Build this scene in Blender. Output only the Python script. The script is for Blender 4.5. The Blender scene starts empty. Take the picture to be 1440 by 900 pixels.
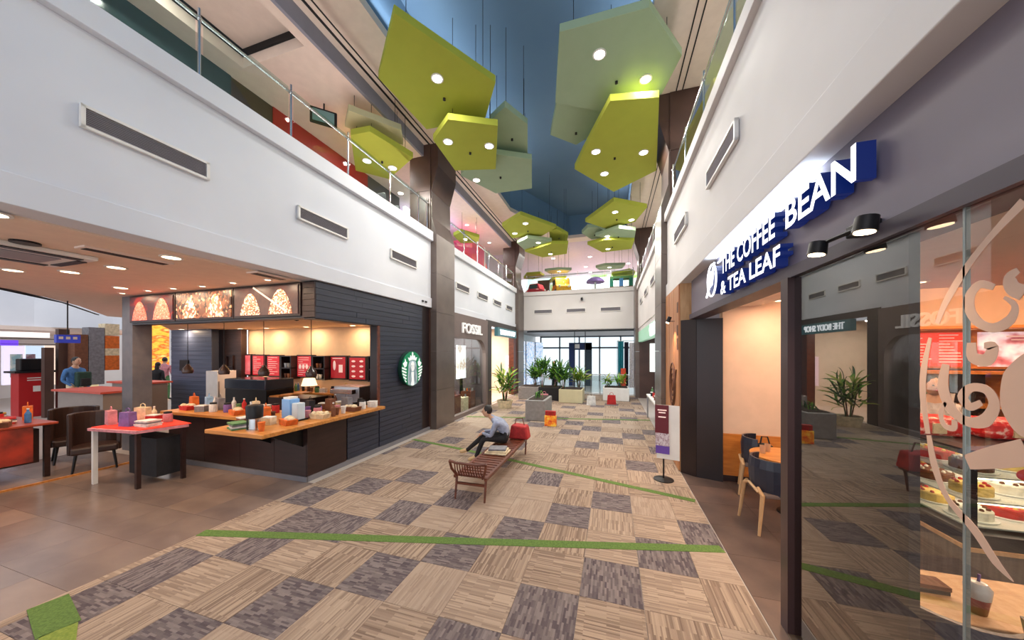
import bpy, bmesh, math, random
from mathutils import Vector, Matrix
random.seed(7)
PI = math.pi
SC = bpy.context.scene
COL = SC.collection

# ------------------------------------------------------------------ camera, world, exposure
F_PX, CAM_H = 455.0, 2.06
TH = math.atan(140 / F_PX)
cd = bpy.data.cameras.new('camera'); cam = bpy.data.objects.new('camera', cd); COL.objects.link(cam)
cam.location = (0, 0, CAM_H); cam.rotation_euler = (PI / 2, 0, TH)
cd.sensor_fit = 'HORIZONTAL'; cd.sensor_width = 36; cd.lens = 36 * F_PX / 1440
cd.shift_y = 45 / 1440; cd.clip_start = .05; cd.clip_end = 200
SC.camera = cam
w = bpy.data.worlds.new('world'); SC.world = w; w.use_nodes = True
w.node_tree.nodes['Background'].inputs[0].default_value = (.90, .94, 1, 1)
w.node_tree.nodes['Background'].inputs[1].default_value = 1.6
SC.view_settings.view_transform = 'Standard'; SC.view_settings.look = 'None'
SC.view_settings.gamma = 1; SC.view_settings.exposure = 0.0; SC.view_settings.use_curve_mapping = False

def area(name, loc, size, power, col=(1, 1, 1), rot=(0, 0, 0), disk=True, sizey=None, spread=None):
    l = bpy.data.lights.new(name, 'AREA'); l.energy = power; l.color = col
    l.shape = 'DISK' if disk else 'RECTANGLE'; l.size = size
    if not disk: l.size_y = sizey or size
    if spread: l.spread = math.radians(spread)
    o = bpy.data.objects.new(name, l); COL.objects.link(o); o.location = loc; o.rotation_euler = rot
    return o
WARM = (1, .72, .48); NEU = (1, .94, .86); COOL = (.85, .92, 1)

# ------------------------------------------------------------------ helpers
_s, _c = math.sin(TH), math.cos(TH)
def at(px, py, X=None, Y=None, Z=None):
    """point of the place seen at a photo pixel, on a wall X=, Y= or a level Z="""
    u = (px - 720) / F_PX; v = -(py - 495) / F_PX
    r = (-_s + u * _c, _c + u * _s, v)
    t = X / r[0] if X is not None else Y / r[1] if Y is not None else (Z - CAM_H) / r[2]
    return Vector((r[0] * t, r[1] * t, CAM_H + r[2] * t))

def lin(c):
    return tuple(((x / 255) / 12.92 if x <= 10 else ((x / 255 + .055) / 1.055) ** 2.4) for x in c) + (1,)
MATS = {}
def mat(name, rgb, rough=.55, metal=0, emit=None, es=0, noise=None, bump=0, bscale=40, spec=.5, alpha=None):
    if name in MATS: return MATS[name]
    m = bpy.data.materials.new(name); m.use_nodes = True; nt = m.node_tree; b = nt.nodes['Principled BSDF']
    b.inputs['Base Color'].default_value = lin(rgb); b.inputs['Roughness'].default_value = rough
    b.inputs['Metallic'].default_value = metal; b.inputs['Specular IOR Level'].default_value = spec
    if emit: b.inputs['Emission Color'].default_value = lin(emit); b.inputs['Emission Strength'].default_value = es
    tc = nt.nodes.new('ShaderNodeTexCoord')
    if noise is None: noise = (6, [min(255, int(x * .975)) for x in rgb], (1, 1, 1))
    n = nt.nodes.new('ShaderNodeTexNoise'); n.inputs['Scale'].default_value = noise[0]; n.inputs['Detail'].default_value = 4
    mp = nt.nodes.new('ShaderNodeMapping'); mp.inputs['Scale'].default_value = noise[2]
    mx = nt.nodes.new('ShaderNodeMix'); mx.data_type = 'RGBA'
    mx.inputs[6].default_value = lin(rgb); mx.inputs[7].default_value = lin(noise[1])
    rmp = nt.nodes.new('ShaderNodeMapRange'); rmp.inputs[1].default_value = .35; rmp.inputs[2].default_value = .65
    nt.links.new(tc.outputs['Object'], mp.inputs[0]); nt.links.new(mp.outputs[0], n.inputs[0])
    nt.links.new(n.outputs[0], rmp.inputs[0]); nt.links.new(rmp.outputs[0], mx.inputs[0])
    nt.links.new(mx.outputs[2], b.inputs['Base Color'])
    if bump:
        n2 = nt.nodes.new('ShaderNodeTexNoise'); n2.inputs['Scale'].default_value = bscale
        bp = nt.nodes.new('ShaderNodeBump'); bp.inputs['Strength'].default_value = bump; bp.inputs['Distance'].default_value = .01
        nt.links.new(mp.outputs[0], n2.inputs[0]); nt.links.new(n2.outputs[0], bp.inputs['Height']); nt.links.new(bp.outputs[0], b.inputs['Normal'])
    MATS[name] = m; return m

def glass(name, tint=(225, 240, 236), ior=1.5, gain=1.0):
    if name in MATS: return MATS[name]
    m = bpy.data.materials.new(name); m.use_nodes = True; nt = m.node_tree; nt.nodes.clear()
    o = nt.nodes.new('ShaderNodeOutputMaterial'); t = nt.nodes.new('ShaderNodeBsdfTransparent'); g = nt.nodes.new('ShaderNodeBsdfGlossy')
    f = nt.nodes.new('ShaderNodeFresnel'); f.inputs[0].default_value = ior; x = nt.nodes.new('ShaderNodeMixShader')
    mu = nt.nodes.new('ShaderNodeMath'); mu.operation = 'MULTIPLY'; mu.inputs[1].default_value = gain; mu.use_clamp = True
    # roughness zero: clear sheet; fresnel reflection of both faces
    g.inputs['Roughness'].default_value = 0; t.inputs[0].default_value = lin(tint)
    geo = nt.nodes.new('ShaderNodeNewGeometry')
    bk = nt.nodes.new('ShaderNodeMath'); bk.operation = 'SUBTRACT'; bk.inputs[0].default_value = 1; m3 = nt.nodes.new('ShaderNodeMath'); m3.operation = 'MULTIPLY'
    nt.links.new(geo.outputs['Backfacing'], bk.inputs[1])   # a sheet reflects once, where the ray enters it
    nt.links.new(f.outputs[0], mu.inputs[0]); nt.links.new(mu.outputs[0], m3.inputs[0]); nt.links.new(bk.outputs[0], m3.inputs[1]); nt.links.new(m3.outputs[0], x.inputs[0])
    nt.links.new(t.outputs[0], x.inputs[1]); nt.links.new(g.outputs[0], x.inputs[2]); nt.links.new(x.outputs[0], o.inputs[0])
    MATS[name] = m; return m

def picture(name, cols, scale=(8, 8, 8), es=.8, kind='noise', rough=.4):
    """a printed / backlit picture: blotches between a few colours"""
    if name in MATS: return MATS[name]
    m = bpy.data.materials.new(name); m.use_nodes = True; nt = m.node_tree; b = nt.nodes['Principled BSDF']
    tc = nt.nodes.new('ShaderNodeTexCoord'); mp = nt.nodes.new('ShaderNodeMapping'); mp.inputs['Scale'].default_value = scale
    nt.links.new(tc.outputs['Object'], mp.inputs[0])
    if kind == 'voronoi':
        n = nt.nodes.new('ShaderNodeTexVoronoi'); n.inputs['Scale'].default_value = 1; out = n.outputs['Color']
    else:
        n = nt.nodes.new('ShaderNodeTexNoise'); n.inputs['Scale'].default_value = 1; n.inputs['Detail'].default_value = 3; out = n.outputs[0]
    nt.links.new(mp.outputs[0], n.inputs[0])
    r = nt.nodes.new('ShaderNodeValToRGB'); r.color_ramp.interpolation = 'LINEAR' if kind == 'noise' else 'CONSTANT'
    e = r.color_ramp.elements
    lo, hi = (.3, .7) if kind == 'noise' else (0., .8)
    while len(e) < len(cols): e.new(.5)
    for i, c in enumerate(cols):
        e[i].position = lo + (hi - lo) * i / (len(cols) - 1); e[i].color = lin(c)
    nt.links.new(out, r.inputs[0]); nt.links.new(r.outputs[0], b.inputs['Base Color'])
    if es: nt.links.new(r.outputs[0], b.inputs['Emission Color']); b.inputs['Emission Strength'].default_value = es
    b.inputs['Roughness'].default_value = rough
    MATS[name] = m; return m

class MB:
    def __init__(s): s.v = []; s.f = []; s.m = []; s.cur = 0
    def add(s, vs, fs):
        k = len(s.v); s.v += [tuple(v) for v in vs]
        for f in fs: s.f.append(tuple(i + k for i in f)); s.m.append(s.cur)
        return s
    def box(s, x0, x1, y0, y1, z0, z1):
        x0, x1 = min(x0, x1), max(x0, x1); y0, y1 = min(y0, y1), max(y0, y1); z0, z1 = min(z0, z1), max(z0, z1)
        vs = [(x0,y0,z0),(x1,y0,z0),(x1,y1,z0),(x0,y1,z0),(x0,y0,z1),(x1,y0,z1),(x1,y1,z1),(x0,y1,z1)]
        return s.add(vs, [(0,3,2,1),(4,5,6,7),(0,1,5,4),(1,2,6,5),(2,3,7,6),(3,0,4,7)])
    def obox(s, c, sz, rz=0, rx=0, ry=0):
        M = Matrix.Translation(c) @ Matrix.Rotation(rz, 4, 'Z') @ Matrix.Rotation(ry, 4, 'Y') @ Matrix.Rotation(rx, 4, 'X')
        a, b, d = sz[0]/2, sz[1]/2, sz[2]/2
        vs = [M @ Vector(p) for p in [(-a,-b,-d),(a,-b,-d),(a,b,-d),(-a,b,-d),(-a,-b,d),(a,-b,d),(a,b,d),(-a,b,d)]]
        return s.add(vs, [(0,3,2,1),(4,5,6,7),(0,1,5,4),(1,2,6,5),(2,3,7,6),(3,0,4,7)])
    def prism(s, poly, a, b, axis='z'):
        ar = sum(poly[i][0]*poly[(i+1)%len(poly)][1]-poly[(i+1)%len(poly)][0]*poly[i][1] for i in range(len(poly)))
        if ar < 0: poly = poly[::-1]
        n = len(poly)
        def P(p, t): return (p[0], p[1], t) if axis == 'z' else (t, p[0], p[1]) if axis == 'x' else (p[0], t, p[1])
        vs = [P(p, a) for p in poly] + [P(p, b) for p in poly]
        fs = [tuple(range(n))[::-1], tuple(range(n, 2*n))] + [(i, (i+1)%n, n+(i+1)%n, n+i) for i in range(n)]
        if (axis == 'y') != (b < a): fs = [f[::-1] for f in fs]
        return s.add(vs, fs)
    def cyl(s, p0, p1, r0, r1=None, n=12):
        r1 = r0 if r1 is None else r1
        p0, p1 = Vector(p0), Vector(p1); d = (p1 - p0).normalized()
        u = d.orthogonal().normalized(); v = d.cross(u)
        ring = [(math.cos(2*PI*i/n), math.sin(2*PI*i/n)) for i in range(n)]
        vs = [p0 + (u*a + v*b)*r0 for a, b in ring] + [p1 + (u*a + v*b)*r1 for a, b in ring]
        return s.add(vs, [tuple(range(n))[::-1], tuple(range(n, 2*n))] + [(i, (i+1)%n, n+(i+1)%n, n+i) for i in range(n)])
    def tube(s, pts, r, n=8):
        pts = [Vector(p) for p in pts]; k = len(s.v); N = len(pts); up = None
        for i, p in enumerate(pts):
            d = (pts[min(i+1, N-1)] - pts[max(i-1, 0)]).normalized()
            if up is None: up = d.orthogonal().normalized()
            u = (up - d*up.dot(d)).normalized(); up = u; v = d.cross(u)
            rr = r[i] if isinstance(r, (list, tuple)) else r
            for j in range(n):
                a = 2*PI*j/n; s.v.append(tuple(p + (u*math.cos(a) + v*math.sin(a))*rr))
        for i in range(N-1):
            for j in range(n):
                s.f.append((k+i*n+j, k+i*n+(j+1)%n, k+(i+1)*n+(j+1)%n, k+(i+1)*n+j)); s.m.append(s.cur)
        s.f.append(tuple(k+j for j in range(n))[::-1]); s.m.append(s.cur)
        s.f.append(tuple(k+(N-1)*n+j for j in range(n))); s.m.append(s.cur); return s
    def lathe(s, prof, c=(0, 0, 0), n=16):
        k = len(s.v)
        for r, z in prof:
            for j in range(n):
                a = 2*PI*j/n; s.v.append((c[0]+max(r, .0005)*math.cos(a), c[1]+max(r, .0005)*math.sin(a), c[2]+z))
        for i in range(len(prof)-1):
            for j in range(n):
                s.f.append((k+i*n+j, k+i*n+(j+1)%n, k+(i+1)*n+(j+1)%n, k+(i+1)*n+j)); s.m.append(s.cur)
        s.f.append(tuple(k+j for j in range(n))[::-1]); s.m.append(s.cur)
        s.f.append(tuple(k+(len(prof)-1)*n+j for j in range(n))); s.m.append(s.cur); return s
    def ball(s, c, r, n=12, m=8):
        rx, ry, rz = r if isinstance(r, (tuple, list)) else (r, r, r)
        prof = [(math.sin(PI*i/m), -math.cos(PI*i/m)) for i in range(m+1)]; k = len(s.v)
        for a, z in prof:
            for j in range(n):
                t = 2*PI*j/n; s.v.append((c[0]+rx*max(a, .01)*math.cos(t), c[1]+ry*max(a, .01)*math.sin(t), c[2]+rz*z))
        for i in range(m):
            for j in range(n):
                s.f.append((k+i*n+j, k+i*n+(j+1)%n, k+(i+1)*n+(j+1)%n, k+(i+1)*n+j)); s.m.append(s.cur)
        return s
    def mesh(s, name, mats):
        me = bpy.data.meshes.new(name); me.from_pydata(s.v, [], s.f)
        for m in (mats if isinstance(mats, (list, tuple)) else [mats]): me.materials.append(m)
        if any(s.m):
            for p, i in zip(me.polygons, s.m): p.material_index = i
        return me
    def build(s, name, mats, parent=None, smooth=False, world=True, bevel=0):
        """world=True: coordinates are world coordinates (parent root unrotated)"""
        if world:
            off = Vector((0, 0, 0)); q = parent
            while q is not None: off += Vector(q.location); q = q.parent
            if parent is not None: s.v = [tuple(Vector(v) - off) for v in s.v]
            o_off = None
        me = s.mesh(name, mats)
        o = bpy.data.objects.new(name, me); COL.objects.link(o)
        if parent is not None: o.parent = parent
        elif world:   # origin at the base centre
            xs = [v[0] for v in s.v]; ys = [v[1] for v in s.v]; zs = [v[2] for v in s.v]
            c = Vector(((min(xs)+max(xs))/2, (min(ys)+max(ys))/2, min(zs)))
            me.transform(Matrix.Translation(-c)); o.location = c
        if smooth:
            for p in me.polygons: p.use_smooth = True
            me.set_sharp_from_angle(angle=math.radians(40))
        if bevel:
            b = o.modifiers.new('bevel', 'BEVEL'); b.width = bevel; b.segments = 2; b.limit_method = 'ANGLE'
        return o

def tag(o, label, cat, group=None, kind=None):
    if label: o['label'] = label
    if cat: o['category'] = cat
    if group: o['group'] = group
    if kind: o['kind'] = kind
    return o
def thing(name, label, cat, loc=(0, 0, 0), rz=0, group=None):
    o = bpy.data.objects.new(name, None); COL.objects.link(o); o.empty_display_size = .1
    o.location = loc; o.rotation_euler = (0, 0, rz); return tag(o, label, cat, group)
def struct(name, mb, m, parent=None, **k):
    o = mb.build(name, m, parent, **k)
    if parent is None: o['kind'] = 'structure'
    return o
def link(name, me, parent, loc=(0, 0, 0), rot=(0, 0, 0), kind=None):
    o = bpy.data.objects.new(name, me); COL.objects.link(o); o.parent = parent; o.location = loc; o.rotation_euler = rot
    if kind: o['kind'] = kind
    return o
def dup(root, loc, label, rz=None):
    r = root.copy(); COL.objects.link(r); r.location = loc; r['label'] = label
    if rz is not None: r.rotation_euler = (0, 0, rz)
    for ch in [o for o in bpy.data.objects if o.parent == root]:
        c = ch.copy(); COL.objects.link(c); c.parent = r
        for g in [o for o in bpy.data.objects if o.parent == ch]:
            d = g.copy(); COL.objects.link(d); d.parent = c
    return r
ORD = ['nearest', 'second', 'third', 'fourth', 'fifth', 'sixth', 'seventh', 'eighth', 'ninth', 'tenth', 'eleventh', 'twelfth', 'thirteenth', 'fourteenth']

def text_mesh(body, size, depth, bold=.0):
    cu = bpy.data.curves.new('t', 'FONT'); cu.body = body; cu.size = size; cu.extrude = depth/2; cu.offset = bold
    cu.resolution_u = 3
    o = bpy.data.objects.new('t', cu); COL.objects.link(o)
    dg = bpy.context.evaluated_depsgraph_get(); me = bpy.data.meshes.new_from_object(o.evaluated_get(dg))
    bpy.data.objects.remove(o); return me
def split_letters(me):
    bm = bmesh.new(); bm.from_mesh(me); bmesh.ops.remove_doubles(bm, verts=bm.verts, dist=1e-5)
    seen = set(); out = []
    for v in bm.verts:
        if v.index in seen: continue
        st = [v]; isl = []
        seen.add(v.index)
        while st:
            a = st.pop(); isl.append(a)
            for e in a.link_edges:
                b = e.other_vert(a)
                if b.index not in seen: seen.add(b.index); st.append(b)
        idx = {a.index: i for i, a in enumerate(isl)}
        fs = {f for a in isl for f in a.link_faces}
        out.append(([tuple(a.co) for a in isl], [tuple(idx[x.index] for x in f.verts) for f in fs]))
    bm.free(); return out
def letters(body, size, depth, bold, M, parent, mface, mside=None, width=None, name='letter', joined=False, height=None):
    """text laid by matrix M (text plane XY of M, +Z towards the reader); each letter its own part; fitted to width/height"""
    me = text_mesh(body, size, depth, bold)
    xs = [v.co.x for v in me.vertices]; ys = [v.co.y for v in me.vertices]
    sx = width / (max(xs)-min(xs)) if width else 1
    sy = height / (max(ys)-min(ys)) if height else sx
    me.transform(Matrix.Diagonal((sx, sy, 1, 1)) @ Matrix.Translation((-min(xs), -min(ys), 0)))
    off = Vector((0, 0, 0)); q = parent
    while q is not None: off += Vector(q.location); q = q.parent
    M = Matrix.Translation(-off) @ M
    parts = split_letters(me) if not joined else [([tuple(v.co) for v in me.vertices], [tuple(p.vertices) for p in me.polygons])]
    for vs, fs in parts:
        m2 = bpy.data.meshes.new(name); m2.from_pydata(vs, [], fs); m2.materials.append(mface)
        if mside:
            m2.materials.append(mside)
            for p in m2.polygons:
                if p.normal.z < .5: p.material_index = 1
        m2.transform(M)
        link(name, m2, parent)
def basis(o, x, y):
    x, y = Vector(x).normalized(), Vector(y).normalized(); z = x.cross(y)
    return Matrix(((x.x, y.x, z.x, o[0]), (x.y, y.y, z.y, o[1]), (x.z, y.z, z.z, o[2]), (0, 0, 0, 1)))

# ------------------------------------------------------------------ materials
WHITE = mat('painted_white_wall', (226, 229, 236), .6, noise=(.6, (214, 218, 227), (1, 1, 1)))
WHITE_R = mat('painted_warm_white_wall', (222, 219, 218), .6, noise=(.6, (210, 207, 206), (1, 1, 1)))
PINK = mat('beige_ceiling_paint', (240, 220, 208), .8)
BEIGE_CL = mat('peach_ceiling_paint', (236, 212, 192), .8)
BLUE = mat('blue_ceiling_paint', (96, 126, 156), .8, noise=(.5, (104, 134, 162), (1, 1, 1)))
GREYB = mat('grey_ceiling_edge', (150, 150, 165), .6)
DARK = mat('dark_gap', (24, 21, 24), .7)
COLM = mat('taupe_column_cladding', (112, 100, 94), .35, metal=.3, noise=(2, (100, 88, 84), (1, 1, 1)))
COLB = mat('brown_column_cladding', (82, 58, 50), .4, noise=(2, (70, 48, 42), (1, 1, 1)))
ALU = mat('brushed_aluminium', (190, 190, 196), .3, metal=.9)
GRILL = mat('vent_slat_grey', (150, 148, 156), .5)
STEEL = mat('polished_steel', (205, 208, 212), .18, metal=1)
BLACKM = mat('black_metal', (28, 27, 30), .4, metal=.4)
GLASSR = glass('railing_glass', (238, 247, 244), 1.45, 1.2)
GLASSC = glass('window_glass', (240, 238, 234), 1.5, 2.4)
GLASST = glass('clear_glass', (240, 246, 246), 1.4, 1.2)
STONE = mat('brown_stone_tile', (134, 117, 108), .22, noise=(1.2, (116, 101, 96), (1, 2, 1)), bump=.05)
STONE2 = mat('brown_stone_tile_light', (146, 126, 114), .25, noise=(1.2, (128, 110, 100), (1, 2, 1)), bump=.05)
STONE3 = mat('grey_brown_cafe_tile', (112, 90, 80), .35, noise=(2.2, (86, 70, 66), (1, 1, 1)), bump=.05)
STONE4 = mat('grey_brown_cafe_tile_dark', (98, 80, 73), .35, noise=(2.6, (78, 64, 60), (1, 1, 1)), bump=.05)
PALEF = mat('pale_stone_floor', (178, 168, 160), .35)
GRASS = mat('green_carpet', (104, 134, 62), .95, noise=(60, (84, 112, 50), (1, 1, 1)), bump=.6, bscale=300)
GRASS2 = mat('light_green_carpet', (142, 158, 66), .95, noise=(60, (118, 140, 54), (1, 1, 1)), bump=.6, bscale=300)
PY = mat('yellow_green_panel_felt', (172, 178, 62), .85, noise=(3, (168, 174, 60), (1, 1, 1)))
PG = mat('pale_green_panel_felt', (158, 178, 148), .85, noise=(3, (154, 174, 144), (1, 1, 1)))
PC = mat('cream_panel_felt', (196, 190, 150), .85, noise=(3, (192, 186, 146), (1, 1, 1)))
LAMP = mat('lamp_face', (255, 250, 240), .5, emit=(255, 248, 236), es=14)
LAMPW = mat('warm_lamp_face', (255, 236, 205), .5, emit=(255, 224, 180), es=9)
PLANK = mat('blue_black_wood_plank', (52, 56, 72), .42, noise=(3, (38, 42, 56), (1, .3, 14)), bump=.15)
PLANKB = mat('brown_black_wood_plank', (70, 48, 42), .45, noise=(3, (56, 38, 34), (.3, 1, 14)), bump=.15)
PLANKG = mat('slate_blue_plank', (88, 98, 122), .4, noise=(3, (70, 80, 104), (.3, 1, 14)))
ESP = mat('espresso_laminate', (52, 32, 30), .35, noise=(3, (42, 26, 24), (1, 1, 8)))
ESP2 = mat('very_dark_brown_panel', (38, 24, 26), .35, noise=(3, (30, 18, 20), (1, 1, .3)))
OAK = mat('honey_oak', (206, 142, 72), .38, noise=(4, (178, 112, 52), (.6, 6, 6)))
OAKO = mat('orange_oak_wainscot', (206, 130, 56), .45, noise=(4, (186, 110, 44), (1, 1, 7)))
OAKP = mat('pale_oak', (214, 172, 126), .45, noise=(4, (196, 150, 104), (6, 6, 1)))
WALN = mat('reddish_walnut', (112, 58, 38), .38, noise=(5, (86, 42, 28), (1, 5, 5)))
CREAM = mat('cream_wall', (238, 204, 164), .7)
BEIGE = mat('beige_cafe_wall', (214, 186, 166), .7)
FASC = mat('mauve_grey_fascia', (124, 117, 130), .5, noise=(.8, (116, 110, 124), (1, 1, 1)))
FASCD = mat('dark_mauve_header', (66, 58, 72), .5)
SIGNW = mat('white_lit_letter', (255, 255, 255), .5, emit=(240, 246, 255), es=1.5)
SIGNB = mat('blue_lit_return', (16, 30, 76), .5, emit=(24, 60, 170), es=.2)
NAVY = mat('navy_leather', (38, 42, 58), .35)
TAUPE = mat('taupe_shop_front', (118, 102, 98), .5)
RED = mat('red_paint', (186, 30, 34), .45)
REDC = mat('red_cloth', (168, 52, 32), .7, noise=(3, (96, 34, 26), (1, 1, 1)))
WHT = mat('white_plastic', (236, 234, 230), .4)
GREY = mat('grey_concrete', (150, 146, 144), .7, noise=(12, (136, 132, 130), (1, 1, 1)))
TAN = mat('tan_leather', (206, 172, 128), .5)
LEAF = mat('dark_green_leaf', (44, 92, 40), .45, noise=(8, (30, 72, 32), (1, 1, 1)))
LEAFL = mat('fresh_green_leaf', (112, 168, 48), .45, noise=(8, (84, 142, 40), (1, 1, 1)))
LEAFY = mat('yellow_green_leaf', (166, 178, 70), .5, noise=(8, (130, 150, 52), (1, 1, 1)))
SOIL = mat('potting_soil', (58, 44, 36), .95)
SKIN = mat('skin', (206, 160, 132), .55)
HAIR = mat('black_hair', (30, 24, 22), .5)
def cloth(n, c): return mat('cloth_' + n, c, .8, noise=(14, [int(x*.85) for x in c], (1, 1, 1)))

# ------------------------------------------------------------------ floor with carpet tiles
def carpet(name, c1, c2, bw, rh):
    m = bpy.data.materials.new(name); m.use_nodes = True; nt = m.node_tree; b = nt.nodes['Principled BSDF']
    uv = nt.nodes.new('ShaderNodeUVMap'); uv.uv_map = 'UVMap'
    br = nt.nodes.new('ShaderNodeTexBrick'); br.inputs['Color1'].default_value = lin(c1); br.inputs['Color2'].default_value = lin(c2)
    br.inputs['Scale'].default_value = 1; br.inputs['Mortar Size'].default_value = 0; br.inputs['Brick Width'].default_value = bw
    br.inputs['Row Height'].default_value = rh; br.offset = .37; br.offset_frequency = 3
    nt.links.new(uv.outputs[0], br.inputs['Vector'])
    n = nt.nodes.new('ShaderNodeTexNoise'); n.inputs['Scale'].default_value = 220
    mx = nt.nodes.new('ShaderNodeMix'); mx.data_type = 'RGBA'; mx.blend_type = 'MULTIPLY'; mx.inputs[0].default_value = .35
    nt.links.new(uv.outputs[0], n.inputs[0]); nt.links.new(br.outputs[0], mx.inputs[6]); nt.links.new(n.outputs[0], mx.inputs[7])
    g = nt.nodes.new('ShaderNodeMix'); g.data_type = 'RGBA'; g.blend_type = 'MULTIPLY'; g.inputs[0].default_value = 0
    nt.links.new(mx.outputs[2], b.inputs['Base Color']); b.inputs['Roughness'].default_value = .95
    b.inputs['Specular IOR Level'].default_value = .15
    bp = nt.nodes.new('ShaderNodeBump'); bp.inputs['Strength'].default_value = .4; bp.inputs['Distance'].default_value = .003
    nt.links.new(n.outputs[0], bp.inputs['Height']); nt.links.new(bp.outputs[0], b.inputs['Normal'])
    return m
CARP = [carpet('beige_striped_carpet', (194, 172, 152), (148, 128, 114), .22, .0125),
        carpet('sand_carpet', (188, 168, 150), (164, 143, 128), .16, .0125),
        carpet('brown_streaked_carpet', (188, 166, 146), (130, 110, 98), .26, .0125),
        carpet('charcoal_violet_carpet', (146, 134, 132), (92, 82, 87), .075, .0167)]
floor = MB().box(-30, 7, -6, 30, -.2, 0).build('floor', PALEF); floor['kind'] = 'structure'
def set_uv(me, rects):
    uvl = me.uv_layers.new(name='UVMap')
    for p in me.polygons:
        for li in p.loop_indices:
            v = me.vertices[me.loops[li].vertex_index].co; uvl.data[li].uv = rects(p, v)
TX, TY = .51, .535
tile_me = []
for k in range(4):
    row = []
    for j in range(3):
        for rot in (0, 1):
            me = MB().box(-TX/2+.0015, TX/2-.0015, -TY/2+.0015, TY/2-.0015, 0, .008).mesh('carpet_tile', CARP[k])
            ox, oy = random.uniform(0, 50), random.uniform(0, 50)
            set_uv(me, (lambda p, v, ox=ox, oy=oy, r=rot: (v.y+ox, v.x+oy) if r else (v.x+ox, v.y+oy)))
            row.append(me)
    tile_me.append(row)
X0, Y0 = -.26, .095   # grid phase
def cell(px, py):
    g = at(px, py, Z=0); return (math.floor((g.x-X0)/TX), math.floor((g.y-Y0)/TY))
darkset = {cell(*p) for p in [(403,850),(253,877),(360,772),(247,787),(393,743),(439,692),(522,679),(483,733),(567,719),(589,667),(600,635),(550,642),(642,700),(539,808),
 (636,783),(728,744),(639,657),(789,722),(862,833),(761,868),(940,803),(862,709),(914,701),(983,755),(951,685),(815,659),(642,892),(50,883)]}
far = MB(); far_uv = []; isdark = set()
for j in range(1, 30):
    for i in range(-9, 3):
        x0, x1 = X0+i*TX, X0+(i+1)*TX; y0 = Y0+j*TY
        cx0, cx1 = max(x0, -4.45), min(x1, 1.12)
        if cx1-cx0 < .06: continue
        dark = (i, j) in darkset if y0 < 4.9 else (random.random() < .32 and (i-1, j) not in isdark and (i, j-1) not in isdark)
        if dark: isdark.add((i, j))
        k = 3 if dark else random.choice([0, 0, 1, 2, 2])
        rot = (i+j) % 2
        if y0 < 8.7 and cx1-cx0 > .5:
            link('carpet_tile', tile_me[k][random.randrange(3)*2+rot], floor, ((x0+x1)/2-floor.location.x, y0+TY/2-floor.location.y, -floor.location.z))
        elif y0 < 8.7:
            me = MB().box(cx0+.002, cx1-.002, y0+.0015, y0+TY-.0015, 0, .008).mesh('carpet_tile', CARP[k])
            ox = random.uniform(0, 50); set_uv(me, lambda p, v, r=rot: (v.y+ox, v.x) if r else (v.x, v.y+ox))
            me.transform(Matrix.Translation(-Vector(floor.location))); link('carpet_tile', me, floor)
        else:
            far.cur = k; far.box(cx0+.002, cx1-.002, y0+.002, y0+TY-.002, 0, .008); far_uv += [rot]*6
me = far.mesh('carpet_tiles', CARP)
set_uv(me, lambda p, v: (v.y, v.x) if far_uv[p.index] else (v.x, v.y))
me.transform(Matrix.Translation(-Vector(floor.location))); link('carpet_tiles', me, floor, kind='stuff')
# stone floors as tiles
sm = [[MB().box(-.2985, .2985, -.2985, .2985, 0, .006).mesh('stone_tile', m) for m in (STONE, STONE2)], [MB().box(-.2985, .2985, -.2985, .2985, 0, .006).mesh('stone_tile', m) for m in (STONE3, STONE4)]]
for i in range(10):
    for j in range(8):
        x, y = -4.75-.6*i, 3.63-.6*(7-j)
        if y < 3.9: link('stone_tile', sm[0][random.random() < .3], floor, (x-floor.location.x, y-floor.location.y, -floor.location.z))
for i in range(6):
    for j in range(10):
        x, y = 1.43+.6*i, .5+.6*j
        link('stone_tile', sm[1][random.random() < .5], floor, (x-floor.location.x, y-floor.location.y, -floor.location.z))
def strip(a, b, wd, m=GRASS):
    a, b = Vector(a), Vector(b); d = (b-a).normalized(); n = Vector((-d.y, d.x))*wd/2
    MB().prism([tuple(a-n), tuple(b-n), tuple(b+n), tuple(a+n)], .001, .012).build('green_strip', m, floor)
strip((-4.45, 2.47), (1.1, 3.86), .12)
strip((-4.45, 6.58), (-2.9, 6.18), .1); strip((-2.9, 6.18), (1.1, 5.0), .1)
strip((-4.4, 9.4), (1.1, 10.5), .12)
strip((-4.42, 1.42), (-3.9, 1.30), .2); strip((-3.9, 1.30), (-2.9, .9), .17, GRASS2)
MB().box(-8.55, -8.5, 1.0, 3.8, .006, .03).build('brass_floor_trim', OAK, floor)

# ------------------------------------------------------------------ left bulkhead, right bulkhead, end bulkhead
wl = struct('wall_left', MB().box(-4.9, -4.6, -3, 7.6, 3.25, 5.0).box(-4.9, -4.57, -3, 7.6, 3.235, 3.49).box(-4.9, -4.52, -3, 7.6, 5.0, 5.25), WHITE, bevel=.006)
struct('wall_left_far', MB().box(-4.9, -4.6, 8.6, 15.55, 3.25, 5.0).box(-4.9, -4.57, 8.6, 15.55, 3.235, 3.45).box(-4.9, -4.52, 8.6, 15.55, 5.0, 5.22), WHITE, bevel=.006)
struct('wall_right', MB().box(1.14, 1.45, -3, 7.6, 3.25, 4.85).box(1.115, 1.45, -3, 7.6, 3.235, 3.49).box(1.08, 1.45, -3, 7.6, 4.85, 5.02), WHITE_R, bevel=.006)
struct('wall_right_far', MB().box(1.14, 1.45, 8.6, 15.55, 3.1, 4.85).box(1.08, 1.45, 8.6, 15.55, 4.85, 5.02), WHITE_R, bevel=.006)
struct('wall_end', MB().box(-4.5, 1.2, 16.55, 16.85, 3.2, 5.0).box(-4.5, 1.2, 16.48, 16.85, 5.0, 5.2), WHITE_R, bevel=.006)
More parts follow.
